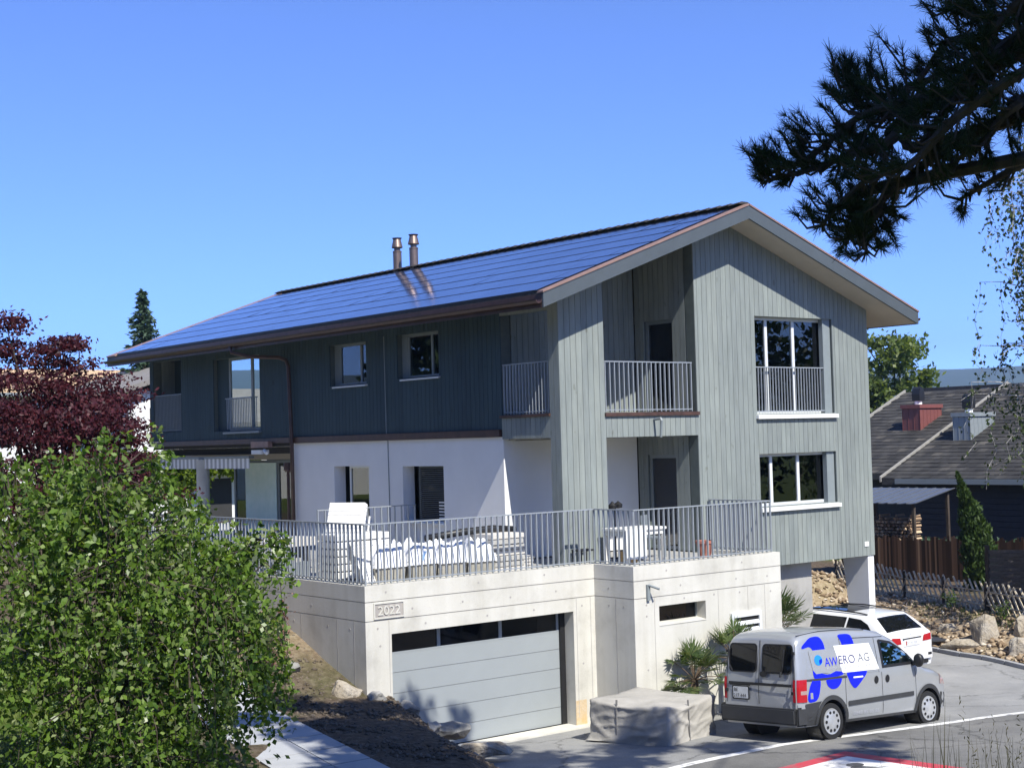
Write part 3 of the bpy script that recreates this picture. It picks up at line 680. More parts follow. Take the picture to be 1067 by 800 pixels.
for y in (13.86, 12.96):
    f = MB(); f.lathe([(.135,11.2),(.135,11.95),(.142,11.96),(.142,12.0),(.10,12.0),(.10,12.10)], (5.28, y, 0), n=20)
    f.lathe([(.17,12.10),(.175,12.12),(.12,12.36),(.16,12.41),(.0,12.43)], (5.28, y, 0), n=20); f.build('flue_pipe', M['steel'], roof, smooth=False)
gt = MB(); gp = []
for k in range(9):
    t = math.pi+math.pi*k/8; gp.append((EX-.10+.085*math.cos(t), rz(EX)+.15+.085*math.sin(t)))
V = gp+[(x*1., z) for x, z in [(EX-.10+.075*math.cos(math.pi+math.pi*k/8), rz(EX)+.15+.075*math.sin(math.pi+math.pi*k/8)) for k in range(8, -1, -1)]]
gt.prism(V, lambda a, b, c: (a, c, b), YA+.02, YB-.05); gt.build('gutter', M['copper'], roof)
gt = MB(); gt.prism([(W*1.0-(x-0), z) for x, z in V], lambda a, b, c: (a, c, b), YA+.02, YB-.05); gt.build('gutter', M['copper'], roof)
dp = MB(); dp.tube([(EX-.1, 12.75, 8.82), (EX-.1, 12.72, 8.66), (-.75, 12.4, 8.52), (-.2, 11.75, 8.47), (-.12, 11.5, 8.38), (-.10, 11.42, 8.2), (-.10, 11.32, 6.2), (-.10, 11.3, 3.3)], .055, 10); dp.build('downpipe', M['copper'], house, smooth=True)
dp = MB(); dp.tube([(-.06, 11.62, 5.35), (-.06, 11.62, 3.3)], .045, 10); dp.lathe([(.09,5.3),(.12,5.36),(.12,5.55)], (-.06, 11.62, 0), n=12); dp.build('downpipe', M['copper'], house)
lr = MB(); lr.tube([(.02, 6.75, 6.2), (.015, 6.73, 4.9), (.015, 6.72, 3.4)], .012, 6); lr.tube([(-.006, 6.78, 8.7), (-.006, 6.76, 6.25)], .012, 6); lr.build('lightning_rod_cable', M['frame_dark'], house)

# ------------------------------------------------------------------ GARAGE with terrace
gar = thing('garage', 'pale concrete garage with roof terrace and grey sectional door, dated 2022', 'garage', (-3, 3, 0))
GX0, GX1, GY0, GY1 = -5.57, .16, -.75, -1.97; RX = 4.65; DY0, DY1 = -4.99, -.44
gw = MB()
def ring(z0, z1, e, mi):   # front left block, step, right block: thickness .4 walls, e = inset
    a = e
    def b(x0, y0, x1, y1): gw.box(x0, y0, z0, x1, y1, z1, mi)
    if z1 <= 2.67:
        b(GX0+a, GY0+a, DY0, GY0+.36, ); b(DY1, GY0+a, GX1+.36, GY0+.36)
    else: b(GX0+a, GY0+a, GX1+.36, GY0+.36)
    b(GX0+a, GY0+.36, GX0+.36, 11.5)
    b(GX1+a, GY1+a, GX1+.36, GY0+a)
WX0, WX1, WZ0, WZ1 = .86, 2.24, 2.07, 2.475
for (z0, z1) in ((-.5, 2.668), (2.684, 3.028), (3.044, 3.34)): ring(z0, z1, 0., 0)
ring(2.668, 2.684, .016, 1); ring(3.028, 3.044, .016, 1)
gw.box(DY0, GY0, 2.40, DY1, GY0+.36, 2.668)
for (z0, z1, e, mi) in ((3.044, 3.34, 0, 0), (2.684, 3.028, 0, 0), (2.668, 2.684, .016, 1), (3.028, 3.044, .016, 1)):
    gw.box(GX1+.36, GY1+e, z0, RX-e, GY1+.36, z1, mi); gw.box(RX-.36, GY1+.36, z0, RX-e, -.01, z1, mi)
gw.box(GX1+.36, GY1, -.5, WX0, GY1+.36, 2.668); gw.box(WX1, GY1, -.5, RX, GY1+.36, 2.668); gw.box(WX0, GY1, -.5, WX1, GY1+.36, WZ0); gw.box(WX0, GY1, WZ1, WX1, GY1+.36, 2.668)
gw.box(RX-.36, GY1+.36, -.5, RX, 1.5, 2.668)
gw = gw.build('concrete_wall', [M['concrete'], M['joint']], gar)
jt = MB()
for x in (-.36, .03): jt.box(x, GY0-.003, .2 if x > 0 else .2, x+.012, GY0-.0005, 2.66)
jt.box(-5.05, GY0-.003, 1.3, -5.04, GY0-.0005, 2.66)
for x in (.72, 2.62, 3.55, 4.1): jt.box(x, GY1-.003, .1 if x not in (3.55,) else 2.15, x+.012, GY1-.0005, 2.66)
for y in (-1.42,): jt.box(GX1-.003, y, .1, GX1-.0005, y+.012, 2.66)
for y in (-.35, .25, 1.6, 3.1): jt.box(GX0-.003, y, 1.2, GX0-.0005, y+.012, 2.66)
for x, z in ((-5.3, 2.53), (-4.2, 2.53), (-2.7, 2.53), (-1.5, 2.53), (-.2, 2.5), (-4.5, 2.84), (-3.3, 2.86), (-2.1, 2.84), (-.9, 2.86), (-5.25, 2.2), (-.2, 1.3), (-5.1, 3.2), (-2.9, 3.2), (-1.2, 3.22)): jt.lathe([(0, -.004),(.022, -.004),(.022, 0)], (x, GY0, z), (0,1,0), 10)
for x, z in ((.5, 2.53), (1.6, 2.58), (2.5, 2.58), (3.3, 2.56), (4.3, 2.5), (.5, 2.3), (.5, 1.2), (2.5, 1.6), (1.5, 2.86), (3.2, 2.86), (4.2, 2.84), (1.1, 3.2), (3.4, 3.2)): jt.lathe([(0, -.004),(.022, -.004),(.022, 0)], (x, GY1, z), (0,1,0), 10)
for y, z in ((-1.2, 2.5), (-1.65, 2.5), (-1.2, 2.86)): jt.lathe([(0, -.004),(.022, -.004),(.022, 0)], (GX1, y, z), (1,0,0), 10)
for y, z in ((-.2, 2.5), (.6, 2.5), (1.9, 2.5), (3.2, 2.86), (1.2, 2.86)): jt.lathe([(0, -.004),(.024, -.004),(.024, 0)], (GX0, y, z), (1,0,0), 10)
jt.build('formwork_marks', M['joint'], gw)
rs = MB(); rs.box(DY1-.0015, GY0+.002, .0, DY1+.3, GY0-.0025, .55); rs.build('rust_stain', M['rust'], gw)
# door
gd = MB(); yd = GY0+.34
for k, (z0, z1) in enumerate(((.05,.40),(.41,.80),(.81,1.20),(1.21,1.60),(1.61,1.965))): gd.box(DY0+.005, yd, z0, DY1-.13, yd+.05, z1, 0)
gd.box(DY0+.005, yd+.014, .05, DY1-.13, yd+.045, 1.97, 1)
for k in range(5): gd.box(DY0+.005, yd-.006, .23+k*.395-.004, DY1-.13, yd-.0005, .23+k*.395+.004, 0) if k in (9,) else None
for a, b in ((DY0+.005, DY0+.05), (-3.70, -3.62), (-2.16, -2.08), (DY1-.19, DY1-.13)): gd.box(a, yd, 1.97, b, yd+.05, 2.40, 0)
gd.box(DY0+.05, yd+.002, 2.36, DY1-.19, yd+.05, 2.40, 0); gd.box(DY0+.05, yd+.001, 1.968, DY1-.19, yd+.05, 2.0, 0)
gd = gd.build('garage_door', [M['door_grey'], M['joint']], gar)
gg = MB()
for a, b in ((DY0+.05, -3.70), (-3.62, -2.16), (-2.08, DY1-.19)): gg.box(a, yd+.02, 2.0, b, yd+.03, 2.36)
gg.build('door_glazing', M['darkglass'], gd)
gk = MB(); gk.box(DY1-.128, yd-.05, 0, DY1-.001, yd+.3, 2.40); gk.box(DY0, yd+.05, 0, DY1-.13, yd+.3, .05); gk.build('door_frame_gap', M['black'], gar)
th = MB(); th.box(DY0, GY0-.22, -.1, DY1+.35, yd-.06, .045); th.build('threshold', M['concrete'], gar)
w = window(gar, gab, WX0, WX1, WZ0, WZ1, GY1+.27, (), .03, M['frame_dark'], M['darkglass'])
sl = MB(); sl.hexa([(WX0,GY1-.01,WZ0-.004),(WX1,GY1-.01,WZ0-.004),(WX1,GY1+.27,WZ0+.0),(WX0,GY1+.27,WZ0+.0),(WX0,GY1-.01,WZ0+.012),(WX1,GY1-.01,WZ0+.012),(WX1,GY1+.27,WZ0+.05),(WX0,GY1+.27,WZ0+.05)]); sl.build('sill', M['concrete'], w)
lv = MB(); a, b, z0, z1 = 2.99, 3.94, .95, 2.12
lv.box(a, GY1-.05, z0, a+.08, GY1-.001, z1, 0); lv.box(b-.08, GY1-.05, z0, b, GY1-.001, z1, 0); lv.box(a+.08, GY1-.05, z1-.10, b-.08, GY1-.001, z1, 0); lv.box(a+.08, GY1-.05, z0, b-.08, GY1-.001, z0+.1, 0)
lv.box(a+.08, GY1-.012, z0+.1, b-.08, GY1-.002, z1-.1, 1)
for k in range(6):
    z = z0+.12+k*.155; lv.hexa([(a+.08,GY1-.05,z),(b-.08,GY1-.05,z),(b-.08,GY1-.013,z+.06),(a+.08,GY1-.013,z+.06),(a+.08,GY1-.05,z+.02),(b-.08,GY1-.05,z+.02),(b-.08,GY1-.013,z+.085),(a+.08,GY1-.013,z+.085)], 0)
lv.build('louvre_vent', [M['frame'], M['black']], gar)
lp = MB(); lp.box(.50, GY1-.05, 2.62, .58, GY1-.001, 2.95, 0); lp.tube([(.54, GY1-.04, 2.94), (.66, GY1-.24, 2.86)], .025, 8); lp.build('wall_lamp', M['frame_dark'], gar)
dpx = MB(); dpx.box(-5.36, GY0-.006, 2.73, -4.72, GY0-.0005, 2.985, 0)
for a, b, c, d in ((-5.385, 2.705, -5.36, 3.01), (-4.72, 2.705, -4.695, 3.01)): dpx.box(a, GY0-.02, b, c, GY0-.0005, d, 1)
dpx.box(-5.36, GY0-.02, 2.985, -4.72, GY0-.0005, 3.01, 1); dpx.box(-5.36, GY0-.02, 2.705, -4.72, GY0-.0005, 2.73, 1)
dpx = dpx.build('date_plate', [plain('date_plate_tone', (.36,.335,.31), .9), M['concrete']], gar)
tv, tf, tw = text_tris('2022', .24); sc = .50/tw; dg = MB(); ed = len(tv)
dg.add([(-5.29+x*sc, GY0-.022, 2.775+y) for x, y in tv]+[(-5.29+x*sc, GY0-.006, 2.775+y) for x, y in tv], [f for f in tf]+[tuple(i+ed for i in f)[::-1] for f in tf])
from collections import Counter
ec = Counter(tuple(sorted(e)) for f in tf for e in zip(f, f[1:]+f[:1]))
dg.add([(-5.29+x*sc, GY0-.022, 2.775+y) for x, y in tv]+[(-5.29+x*sc, GY0-.006, 2.775+y) for x, y in tv], [(a, b, b+ed, a+ed) for (a, b), c in ec.items() if c == 1])
dg.build('date_digits', M['concrete'], dpx, recalc=False)
tfm = MB(); tfm.box(GX0+.36, GY0+.36, 3.15, GX1+.36, 11.5, 3.26); tfm.box(GX0+.36, 11.5, 3.15, 0, 22, 3.26); tfm.box(GX1+.36, GY1+.36, 3.15, RX-.36, -.01, 3.26); tfm.box(GX1+.36, .0, 3.15, 4.2, 2.05, 3.27); tfm.box(0, 11.56, 3.15, 1.49, 22, 3.262); tfm.build('terrace_floor', M['tile_floor'], gar)
bk = MB(); bk.box(GX0, 11.5, 1.5, GX0+.36, 22, 3.34); bk.build('garden_wall_extension', M['concrete'], gar)
railing('terrace_railing', gar, [(GX0+.06, 16.0), (GX0+.06, GY0+.06), (GX1+.1, GY0+.06), (GX1+.1, GY1+.06), (4.44, GY1+.06), (4.44, -.06)], 3.35, 4.49, .145)
railing('inner_railing', gar, [(-2.75, 5.6), (.0, 5.6)], 3.28, 4.49, .2, lower=False)

# ------------------------------------------------------------------ things on the terrace
zt_ = 3.262
def bulk_bag(x, y, w, seed, label):
    r = random.Random(seed); t = thing('bulk_bag', label, 'bag', (x, y, zt_), r.uniform(-.05, .05), 'white bulk bags along the terrace railing')
    lo = MB(); n = 6
    h = .42+r.uniform(-.03, .03); hw = w/2-.004
    lo.hexa([(-hw*.9,-.36,0),(hw*.9,-.36,0),(hw*.9,.36,0),(-hw*.9,.36,0),(-hw,-.4,h),(hw,-.4,h),(hw,.4,h),(-hw,.4,h)])
    lo.build('filled_base', M['bag_low'], t, local=True, bevel=.03)
    up = bmesh.new(); bmesh.ops.create_grid(up, x_segments=22, y_segments=22, size=1)
    for v in up.verts:
        a, b = v.co.x, v.co.y; e = max(abs(a), abs(b)); bl = 1-sstep(.8, 1., e)
        z = h-.02+.26*float(sstep(1.0, .8, e))+.20*noise.noise((a*1.8+seed*3, b*1.8, seed))*float(1-sstep(.9, 1, e))+.06*noise.noise((a*6, b*6, seed+9.))
        z += .16*max(0, noise.noise((a*2.7+seed*5, b*2.7, 4.)))
        k = 1.02 if e < .97 else 1.03
        v.co = Vector((a*hw*k, b*.41*k, z if e < .97 else h-.10 if e > .99 else z-.06))
    me = bpy.data.meshes.new('bag_top'); up.to_mesh(me); up.free(); o = link_mesh('bag_top', me, M['bag'], t, True)
    if seed == 2: pr = MB(); pr.hexa([(-.10,-.435,h-.02),(-.06,-.435,h-.04),(-.06,-.425,h-.04),(-.10,-.425,h-.02),(-.02,-.44,h+.17),(.03,-.44,h+.15),(.03,-.43,h+.15),(-.02,-.43,h+.17)]); pr.build('printed_strip', M['bag_blue'], t, local=True)
for i, (x, lab) in enumerate(((-4.62, 'white bulk bag nearest the ribbed plastic loungers'), (-3.88, 'white bulk bag second from the lounger stack'), (-3.14, 'white bulk bag third from the lounger stack'), (-2.40, 'white bulk bag beside the stack of stone slabs'))):
    bulk_bag(x, .12, .72, i+1, lab)
ps = thing('paver_stack', 'stack of grey stone slabs beside the white bulk bags', 'slabs', (-1.55, .35, zt_))
for k in range(7):
    m = MB(); j = random.uniform(-.05, .05); m.obox((j, random.uniform(-.03, .03), .06+k*.115), (.42, 0, 0), (0, .4, 0), (0, 0, .052)); m.build('slab', M['stone_slab'] if k % 3 else M['pale_slab'], ps, local=True, bevel=.01)
pr = MB(); pr.tube([(-3.1, .75, 4.03), (-2.2, .62, 4.12), (-1.5, .55, 4.15), (-.95, .50, 4.10)], .075, 10); pr.tube([(-2.6, .9, 4.08), (-1.8, .75, 4.13), (-1.1, .66, 4.13)], .05, 10)
tag(pr.build('black_pipe_roll', M['black'], smooth=True), 'black foam pipe lying across the stone slabs', 'pipe')
ba = MB()
for k in range(4): ba.obox((-1.0+.02*k, .3, zt_+.05+k*.07), (.18, .02, 0), (-.02, .22, 0), (0, 0, .03))
tag(ba.build('broken_slab_pile', M['pale_slab'], bevel=.01), 'small pile of pale broken slabs beside the grey slab stack', 'slabs')
# ribbed loungers
def ribbed(mb, c, u, v, n, rows=9):
    c, u, v, n = map(Vector, (c, u, v, n))
    for k in range(rows):
        t = -1+2*(k+.5)/rows; mb.obox(c+v*t, u, v*(.90/rows), n)
    mb.obox(c-n*1.2, u*.9, v*.96, n*.3)
ls = thing('lounger_stack', 'stack of white ribbed plastic sun loungers with one backrest tilted up', 'sun loungers', (-4.35, 1.5, zt_))
for k in range(6):
    m = MB(); m.obox((.0, 0, .12+k*.15), (.65, 0, 0), (0, .38, 0), (0, 0, .066)); m.build('lounger_seat', M['white_plastic'], ls, local=True, bevel=.015)
m = MB(); ribbed(m, (.05, .35, 1.22), (.20, -.36, 0), (.12, .10, .30), (-.05, -.025, .025), 7); m.build('backrest', M['white_plastic'], ls, local=True)
m = MB(); m.tube([(.4, .1, .95), (.45, .1, 1.25)], .02, 6); m.tube([(-.3, .1, .95), (-.3, .1, 1.2)], .02, 6); m.build('leg', M['white_plastic'], ls, local=True)
lp2 = MB(); ribbed(lp2, (-4.98, .15, zt_+.40), (.28, .10, 0), (-.06, .16, .38), (-.10, -.22, .08), 12)
tag(lp2.build('folded_lounger', M['white_plastic']), 'white ribbed lounger panel leaning against the loungers by the corner railing', 'sun lounger')
bt = thing('trestle_table', 'long pale slab lying on dark trestles behind the terrace side railing', 'table', (-4.4, 4.6, zt_))
m = MB(); m.obox((0, 0, .62), (.9, .1, 0), (-.1, .42, 0), (0, 0, .09)); m.build('table_slab', M['pale_slab'], bt, local=True, bevel=.01)
for sx in (-.7, .6):
    m = MB(); m.obox((sx, sx*.1, .26), (.06, 0, 0), (0, .35, 0), (0, 0, .26)); m.build('trestle', M['interior_dark'], bt, local=True)
pc = thing('planter_box', 'grey box with stones standing below the trestle slab', 'box', (-4.95, 3.2, zt_))
m = MB(); m.box(-.3, -.4, 0, .3, .4, .32); m.build('crate', M['rail_dark'], pc, local=True, bevel=.01)
m = MB()
for k in range(7): m.obox((random.uniform(-.2, .2), random.uniform(-.3, .3), .35), (.07, .02, 0), (-.02, .07, 0), (0, 0, .04))
m.build('stones', M['stone_slab'], pc, local=True)
tb = thing('garden_table', 'white garden table with a hanging cloth in the lower loggia', 'table', (1.55, -.55, 3.27))
m = MB(); m.box(-.62, -.38, .70, .62, .38, .76); m.box(-.58, -.34, .60, .58, .34, .70); m.build('tabletop', M['white_plastic'], tb, local=True, bevel=.008)
for sx in (-.55, .55):
    for sy in (-.32, .32):
        m = MB(); m.box(sx-.03, sy-.03, 0, sx+.03, sy+.03, .6); m.build('leg', M['white_plastic'], tb, local=True)
cl = MB()
for k in range(6):
    x0 = -.62+k*.1; y = -.41-.02*(k % 2); cl.add([(x0, y, .12), (x0+.1, -.41-.02*((k+1) % 2), .1), (x0+.1, -.405, .77), (x0, -.405, .77)], [(0, 1, 2, 3)])
tag(cl.build('tablecloth', M['white'], None, local=True, recalc=False), 'white cloth hanging over the near edge of the garden table', 'cloth').location = (1.55, -.55, 3.27)
wb_ = MB(); wb_.box(1.05, -.85, 3.27, 1.35, -.6, 3.55); tag(wb_.build('wooden_crate', M['wood_warm'], bevel=.01), 'small warm wooden box under the white garden table', 'box')
pp = MB()
for x in (1.95, 2.1): pp.lathe([(.0,0),(.06,.0),(.07,.09),(.05,.12),(0,.13)], (x, .3, 4.42), n=12)
ft = MB(); ft.lathe([(.16,0),(.14,.03),(.02,.04),(.02,1.15)], (1.95, .5, 3.27), n=10); ft.lathe([(.0,1.1),(.09,1.12),(.1,1.2),(.0,1.3)], (1.88, .5, 3.27), n=10); ft.lathe([(.0,1.12),(.09,1.14),(.1,1.22),(.0,1.3)], (2.06, .5, 3.27), n=10)
tag(ft.build('standing_lamp', M['black']), 'black stand with two round heads behind the white table', 'lamp')
tp = MB(); tp.lathe([(0,0),(.13,0),(.18,.34),(.2,.34),(.2,.40),(.16,.40),(.15,.33)], (3.05, -1.2, 3.27), n=18); tag(tp.build('flower_pot', M['terracotta'], smooth=False), 'terracotta pot on the terrace beside the return railing', 'pot')
sl_ = MB()
for x in (.62, 1.0): 
    sl_.tube([(x, -.35, 3.27), (x, -.35, 3.6)], .018, 6); sl_.tube([(x, -.08, 3.27), (x, -.08, 3.6)], .018, 6)
sl_.tube([(.6, -.35, 3.6), (1.02, -.35, 3.6), (1.02, -.08, 3.6), (.6, -.08, 3.6), (.6, -.35, 3.6)], .022, 6); 
sl_.v = [(x-.45, y, z) for x, y, z in sl_.v]
tag(sl_.build('wire_stool', M['black']), 'small black wire stool at the foot of the timber column', 'stool')
gc = thing('garden_chair', 'grey garden chair behind the white table near the balcony door', 'chair', (2.75, .1, 3.27), .4)
m = MB(); m.box(-.22, -.22, .42, .22, .22, .46); m.build('seat', M['rail_dark'], gc, local=True)
m = MB(); m.box(-.22, .19, .46, .22, .22, .95); m.build('backrest', M['rail_dark'], gc, local=True)
for sx in (-.2, .2):
    for sy in (-.2, .2):
        m = MB(); m.box(sx-.015, sy-.015, 0, sx+.015, sy+.015, .42); m.build('leg', M['rail_dark'], gc, local=True)

# ------------------------------------------------------------------ VEHICLES
class Body:
    def __init__(s, top, W, belt, tum, topw, r, bottom, rear_tilt=0., crown=.02):
        s.tx = [p[0] for p in top]; s.tz = [p[1] for p in top]; s.wx = [p[0] for p in W]; s.ww = [p[1] for p in W]
        s.belt, s.tum, s.topw, s.r, s.b, s.tilt, s.crown = belt, tum, topw, r, bottom, rear_tilt, crown
    def top(s, x): return float(np.interp(x, s.tx, s.tz))
    def w(s, x, z):
        W = float(np.interp(x, s.wx, s.ww)); t = s.top(x)
        f = 1.
        if z > s.belt: f -= s.tum*((z-s.belt)/(s.topw-s.belt))**1.25
        if z < .5: f -= .05*((.5-z)/.25)**2
        r = min(s.r, (t-s.b)*.5); W = W*f
        if z > t-r: q = min(1, (z-(t-r))/r); W -= r*(1-math.sqrt(max(0, 1-q*q)))
        return W
    def xs(s, x, z): return x+(s.tilt*max(0, z-.9) if x < s.tx[0]+.6 else 0)*max(0, 1-(x-s.tx[0])/.6)
    def ring(s, x):
        t = s.top(x); r = min(s.r, (t-s.b)*.5)
        zs = list(np.linspace(s.b, t-r, 11))+[t-r+r*math.sin(a) for a in np.linspace(0, math.pi/2, 7)[1:]]
        side = [(s.w(x, z), z) for z in zs]
        we = side[-1][0]; rt = [(we*(1-k/6), t+s.crown*(1-(1-k/6)**2)) for k in range(1, 6)]
        right = side+rt
        full = [(-y, z) for y, z in right]+[(0, t+s.crown)]+[(y, z) for y, z in right[::-1]]
        return [(s.xs(x, z), y, z) for y, z in full]
    def mesh(s, stations):
        mb = MB(); rings = [s.ring(x) for x in stations]; n = len(rings[0])
        for r in rings: mb.v += r
        for i in range(len(rings)-1):
            for k in range(n):
                mb.f.append((i*n+k, i*n+(k+1) % n, (i+1)*n+(k+1) % n, (i+1)*n+k)); mb.m.append(0)
        mb.f.append(tuple(range(n))); mb.m.append(0); o = (len(rings)-1)*n; mb.f.append(tuple(o+k for k in range(n))[::-1]); mb.m.append(0)
        return mb
def clip(poly, ax, val, keep_less):
    out = []
    for i in range(len(poly)):
        a, b = poly[i], poly[(i+1) % len(poly)]
        ia = (a[ax] <= val) == keep_less or a[ax] == val; ib = (b[ax] <= val) == keep_less or b[ax] == val
        if ia: out.append(a)
        if ia != ib:
            t = (val-a[ax])/(b[ax]-a[ax]); out.append(tuple(p+(q-p)*t for p, q in zip(a, b)))
    return out
def patch(mb, poly, fn, mi=0, du=.2, dv=.06):
    tri = tessellate_polygon([[Vector((*p, 0)) for p in poly]])
    for t in tri:
        T = [tuple(poly[i]) for i in t]
        u0, u1 = min(p[0] for p in T), max(p[0] for p in T)
        for ku in range(math.floor(u0/du), math.ceil(u1/du)):
            A = clip(clip(T, 0, (ku+1)*du, True), 0, ku*du, False)
            if len(A) < 3: continue
            v0, v1 = min(p[1] for p in A), max(p[1] for p in A)
            for kv in range(math.floor(v0/dv), math.ceil(v1/dv)):
                B = clip(clip(A, 1, (kv+1)*dv, True), 1, kv*dv, False)
                if len(B) >= 3: mb.add([fn(*p) for p in B], [tuple(range(len(B)))], mi)
def rpoly(x0, z0, x1, z1, r=.05, n=4):
    out = []
    for cx, cz, a in ((x1-r, z1-r, 0), (x0+r, z1-r, 90), (x0+r, z0+r, 180), (x1-r, z0+r, 270)):
        out += [(cx+r*math.cos(R(a+90*k/n)), cz+r*math.sin(R(a+90*k/n))) for k in range(n+1)]
    return out
def wheel(parent, x, y, side, rt, rr, wd, spokes=False):
    mb = MB(); ax = (0, side, 0)
    mb.lathe([(rr*.9,-wd),(rt*.93,-wd),(rt,-wd*.75),(rt,-wd*.2),(rt*.97,0),(rr*1.04,.004),(rr,-.012)], (x, y, rt), ax, 32); t = mb.build('wheel', M['rubber'], parent, local=True)
    h = MB(); h.lathe([(rr*1.0,-.012),(rr*.98,.004),(rr*.86,.0),(rr*.45,.016),(rr*.18,.022),(0,.023)], (x, y, rt), ax, 32, 0)
    for k in range(10 if not spokes else 7):
        a = 2*math.pi*k/(10 if not spokes else 7); c = (x+rr*.70*math.cos(a), y+side*.0075, rt+rr*.70*math.sin(a)); q = .026 if not spokes else .07
        h.lathe([(0,.008),(q,.007),(q,0)], c, ax, 8, 1)
    h.build('hubcap', [M['hub'], M['black']], t, local=True)
def cut_body(name, mb, mat, parent, cuts, smooth_ang=35):
    o = mb.build(name, mat, parent, smooth=True, local=True)
    bc = bmesh.new()
    for (x, r, z, hw) in cuts: bmesh.ops.create_cone(bc, cap_ends=True, segments=40, radius1=r, radius2=r, depth=hw*2, matrix=Matrix.Translation((x, 0, z)) @ Matrix.Rotation(R(90), 4, 'X'))
    cme = bpy.data.meshes.new('cutter'); bc.to_mesh(cme); bc.free(); c = link_mesh('cutter', cme, M['black'], parent)
    md = o.modifiers.new('b', 'BOOLEAN'); md.object = c; md.operation = 'DIFFERENCE'; md.solver = 'EXACT'
    dg = bpy.context.evaluated_depsgraph_get(); me = bpy.data.meshes.new_from_object(o.evaluated_get(dg))
    o.modifiers.clear(); o.data = me; bpy.data.objects.remove(c)
    for p in me.polygons:
        q = p.center
        for (x, r, z, hw) in cuts:
            if abs(math.hypot(q.x-x, q.z-z)-r) < .012 and abs(p.normal.y) < .3: p.material_index = 1
    o.data.polygons.foreach_set('use_smooth', [True]*len(o.data.polygons))
    try: o.data.set_sharp_from_angle(angle=R(smooth_ang))
    except Exception: pass
    return o

# --- silver van
VS = 1.128
van = thing('van', 'silver panel van with blue and white side lettering parked on the driveway', 'van', (0, 0, 0)); van.scale = (VS,)*3
vb = Body([(-2.18,1.63),(-2.15,1.67),(-2.08,1.71),(-1.95,1.745),(-1.5,1.785),(-.8,1.785),(-.2,1.755),(.2,1.69),(.5,1.57),(.8,1.37),(1.12,1.12),(1.3,1.03),(1.6,.97),(1.9,.88),(2.05,.79),(2.12,.69),(2.15,.58)],
          [(-2.18,.765),(-2.15,.80),(-2.08,.825),(-1.9,.84),(1.2,.845),(1.6,.82),(1.9,.76),(2.05,.69),(2.15,.58)], .95, .165, 1.8, .12, .26, .12, .02)
stt = [-2.18,-2.165,-2.14,-2.1,-2.05,-1.95,-1.8,-1.6,-1.36,-1.1,-.8,-.5,-.2,0,.2,.35,.5,.65,.8,.95,1.12,1.2,1.3,1.45,1.6,1.75,1.9,2.0,2.05,2.1,2.13,2.15]
AX = 1.358; RT = .30
vbody = cut_body('body', vb.mesh(stt), [M['van'], M['black']], van, [(-AX, .355, RT, 2), (AX, .355, RT, 2)])
sd = lambda e, side=-1: (lambda x, z: (vb.xs(x, z), side*(vb.w(x, z)+e), z))
rearf = lambda e: (lambda y, z: (vb.xs(-2.18, z)-e, y, z))
for ax in (-AX, AX):
    for sgn in (-1, 1): MB().lathe([(.352,0),(.352,-.30),(0,-.30)], (ax, sgn*.83, RT), (0, sgn, 0), 24).build('wheel_well', M['black'], van, local=True, recalc=False)
for ax in (-AX, AX):
    for sgn in (-1, 1): wheel(van, ax, sgn*.825, sgn, RT, .215, .18)
tr = MB()
for side in (-1, 1):
    f = sd(.006, side); g = sd(.016, side)
    for ax in (-AX, AX):
        pts = [(ax+.43*math.cos(a), RT+.43*math.sin(a)) for a in np.linspace(-.05, math.pi+.05, 22)]+[(ax+.358*math.cos(a), RT+.358*math.sin(a)) for a in np.linspace(math.pi+.05, -.05, 22)]
        patch(tr, pts, g)
    patch(tr, [(-2.17,.27),(-1.75,.27),(-1.76,.42),(-1.70,.56),(-1.62,.65),(-2.17,.62)], f)
    patch(tr, [(-.93,.52),(.90,.56),(.90,.635),(-.93,.60)], g)
    patch(tr, [(-2.02,.985),(-.93,.985),(-.93,1.02),(-2.02,1.02)], f)
    patch(tr, [(1.75,.28),(2.13,.28),(2.12,.52),(1.78,.56)], f)
    patch(tr, [(-1.0,.255),(1.0,.255),(1.0,.30),(-1.0,.30)], f)
tr.build('side_trim', M['grey_plastic'], van, local=True, recalc=False)
bp = MB(); bp.box(-2.27, -.80, .30, -2.10, .80, .56); bp.box(-2.24, -.84, .28, -1.98, -.79, .58); bp.box(-2.24, .79, .28, -1.98, .84, .58); bp.build('rear_bumper', M['grey_plastic'], van, local=True, bevel=.03)
sm = MB(); f = sd(.003)
for x0, z0, x1, z1 in ((-.98,.36,-.97,1.62),(.02,.33,.03,1.02),(-.05,1.02,-.04,1.60),(.98,.40,.99,1.02)): patch(sm, [(x0,z0),(x1,z0),(x1,z1),(x0,z1)], f)
patch(sm, [(-.98,1.62),(.35,1.60),(.35,1.612),(-.98,1.632)], f)
rf_ = rearf(.004)
patch(sm, [(.012,.60),(.026,.60),(.026,1.64),(.012,1.64)], rf_); 
for y0 in (-.73, .72): patch(sm, [(y0,.60),(y0+.01,.60),(y0+.01,1.60),(y0,1.60)], rf_)
patch(sm, [(-.68,.90),(.68,.90),(.68,.945),(-.68,.945)], rf_); patch(sm, [(.15,.61),(.64,.61),(.64,.9),(.15,.9)][:0] or [(.2,.885),(.66,.885),(.66,.905),(.2,.905)], rf_)
for y0 in (-.08,): patch(sm, [(y0+.08*math.cos(a), 1.09+.05*math.sin(a)) for a in np.linspace(0, 6.28, 17)[:-1]], rearf(.01))
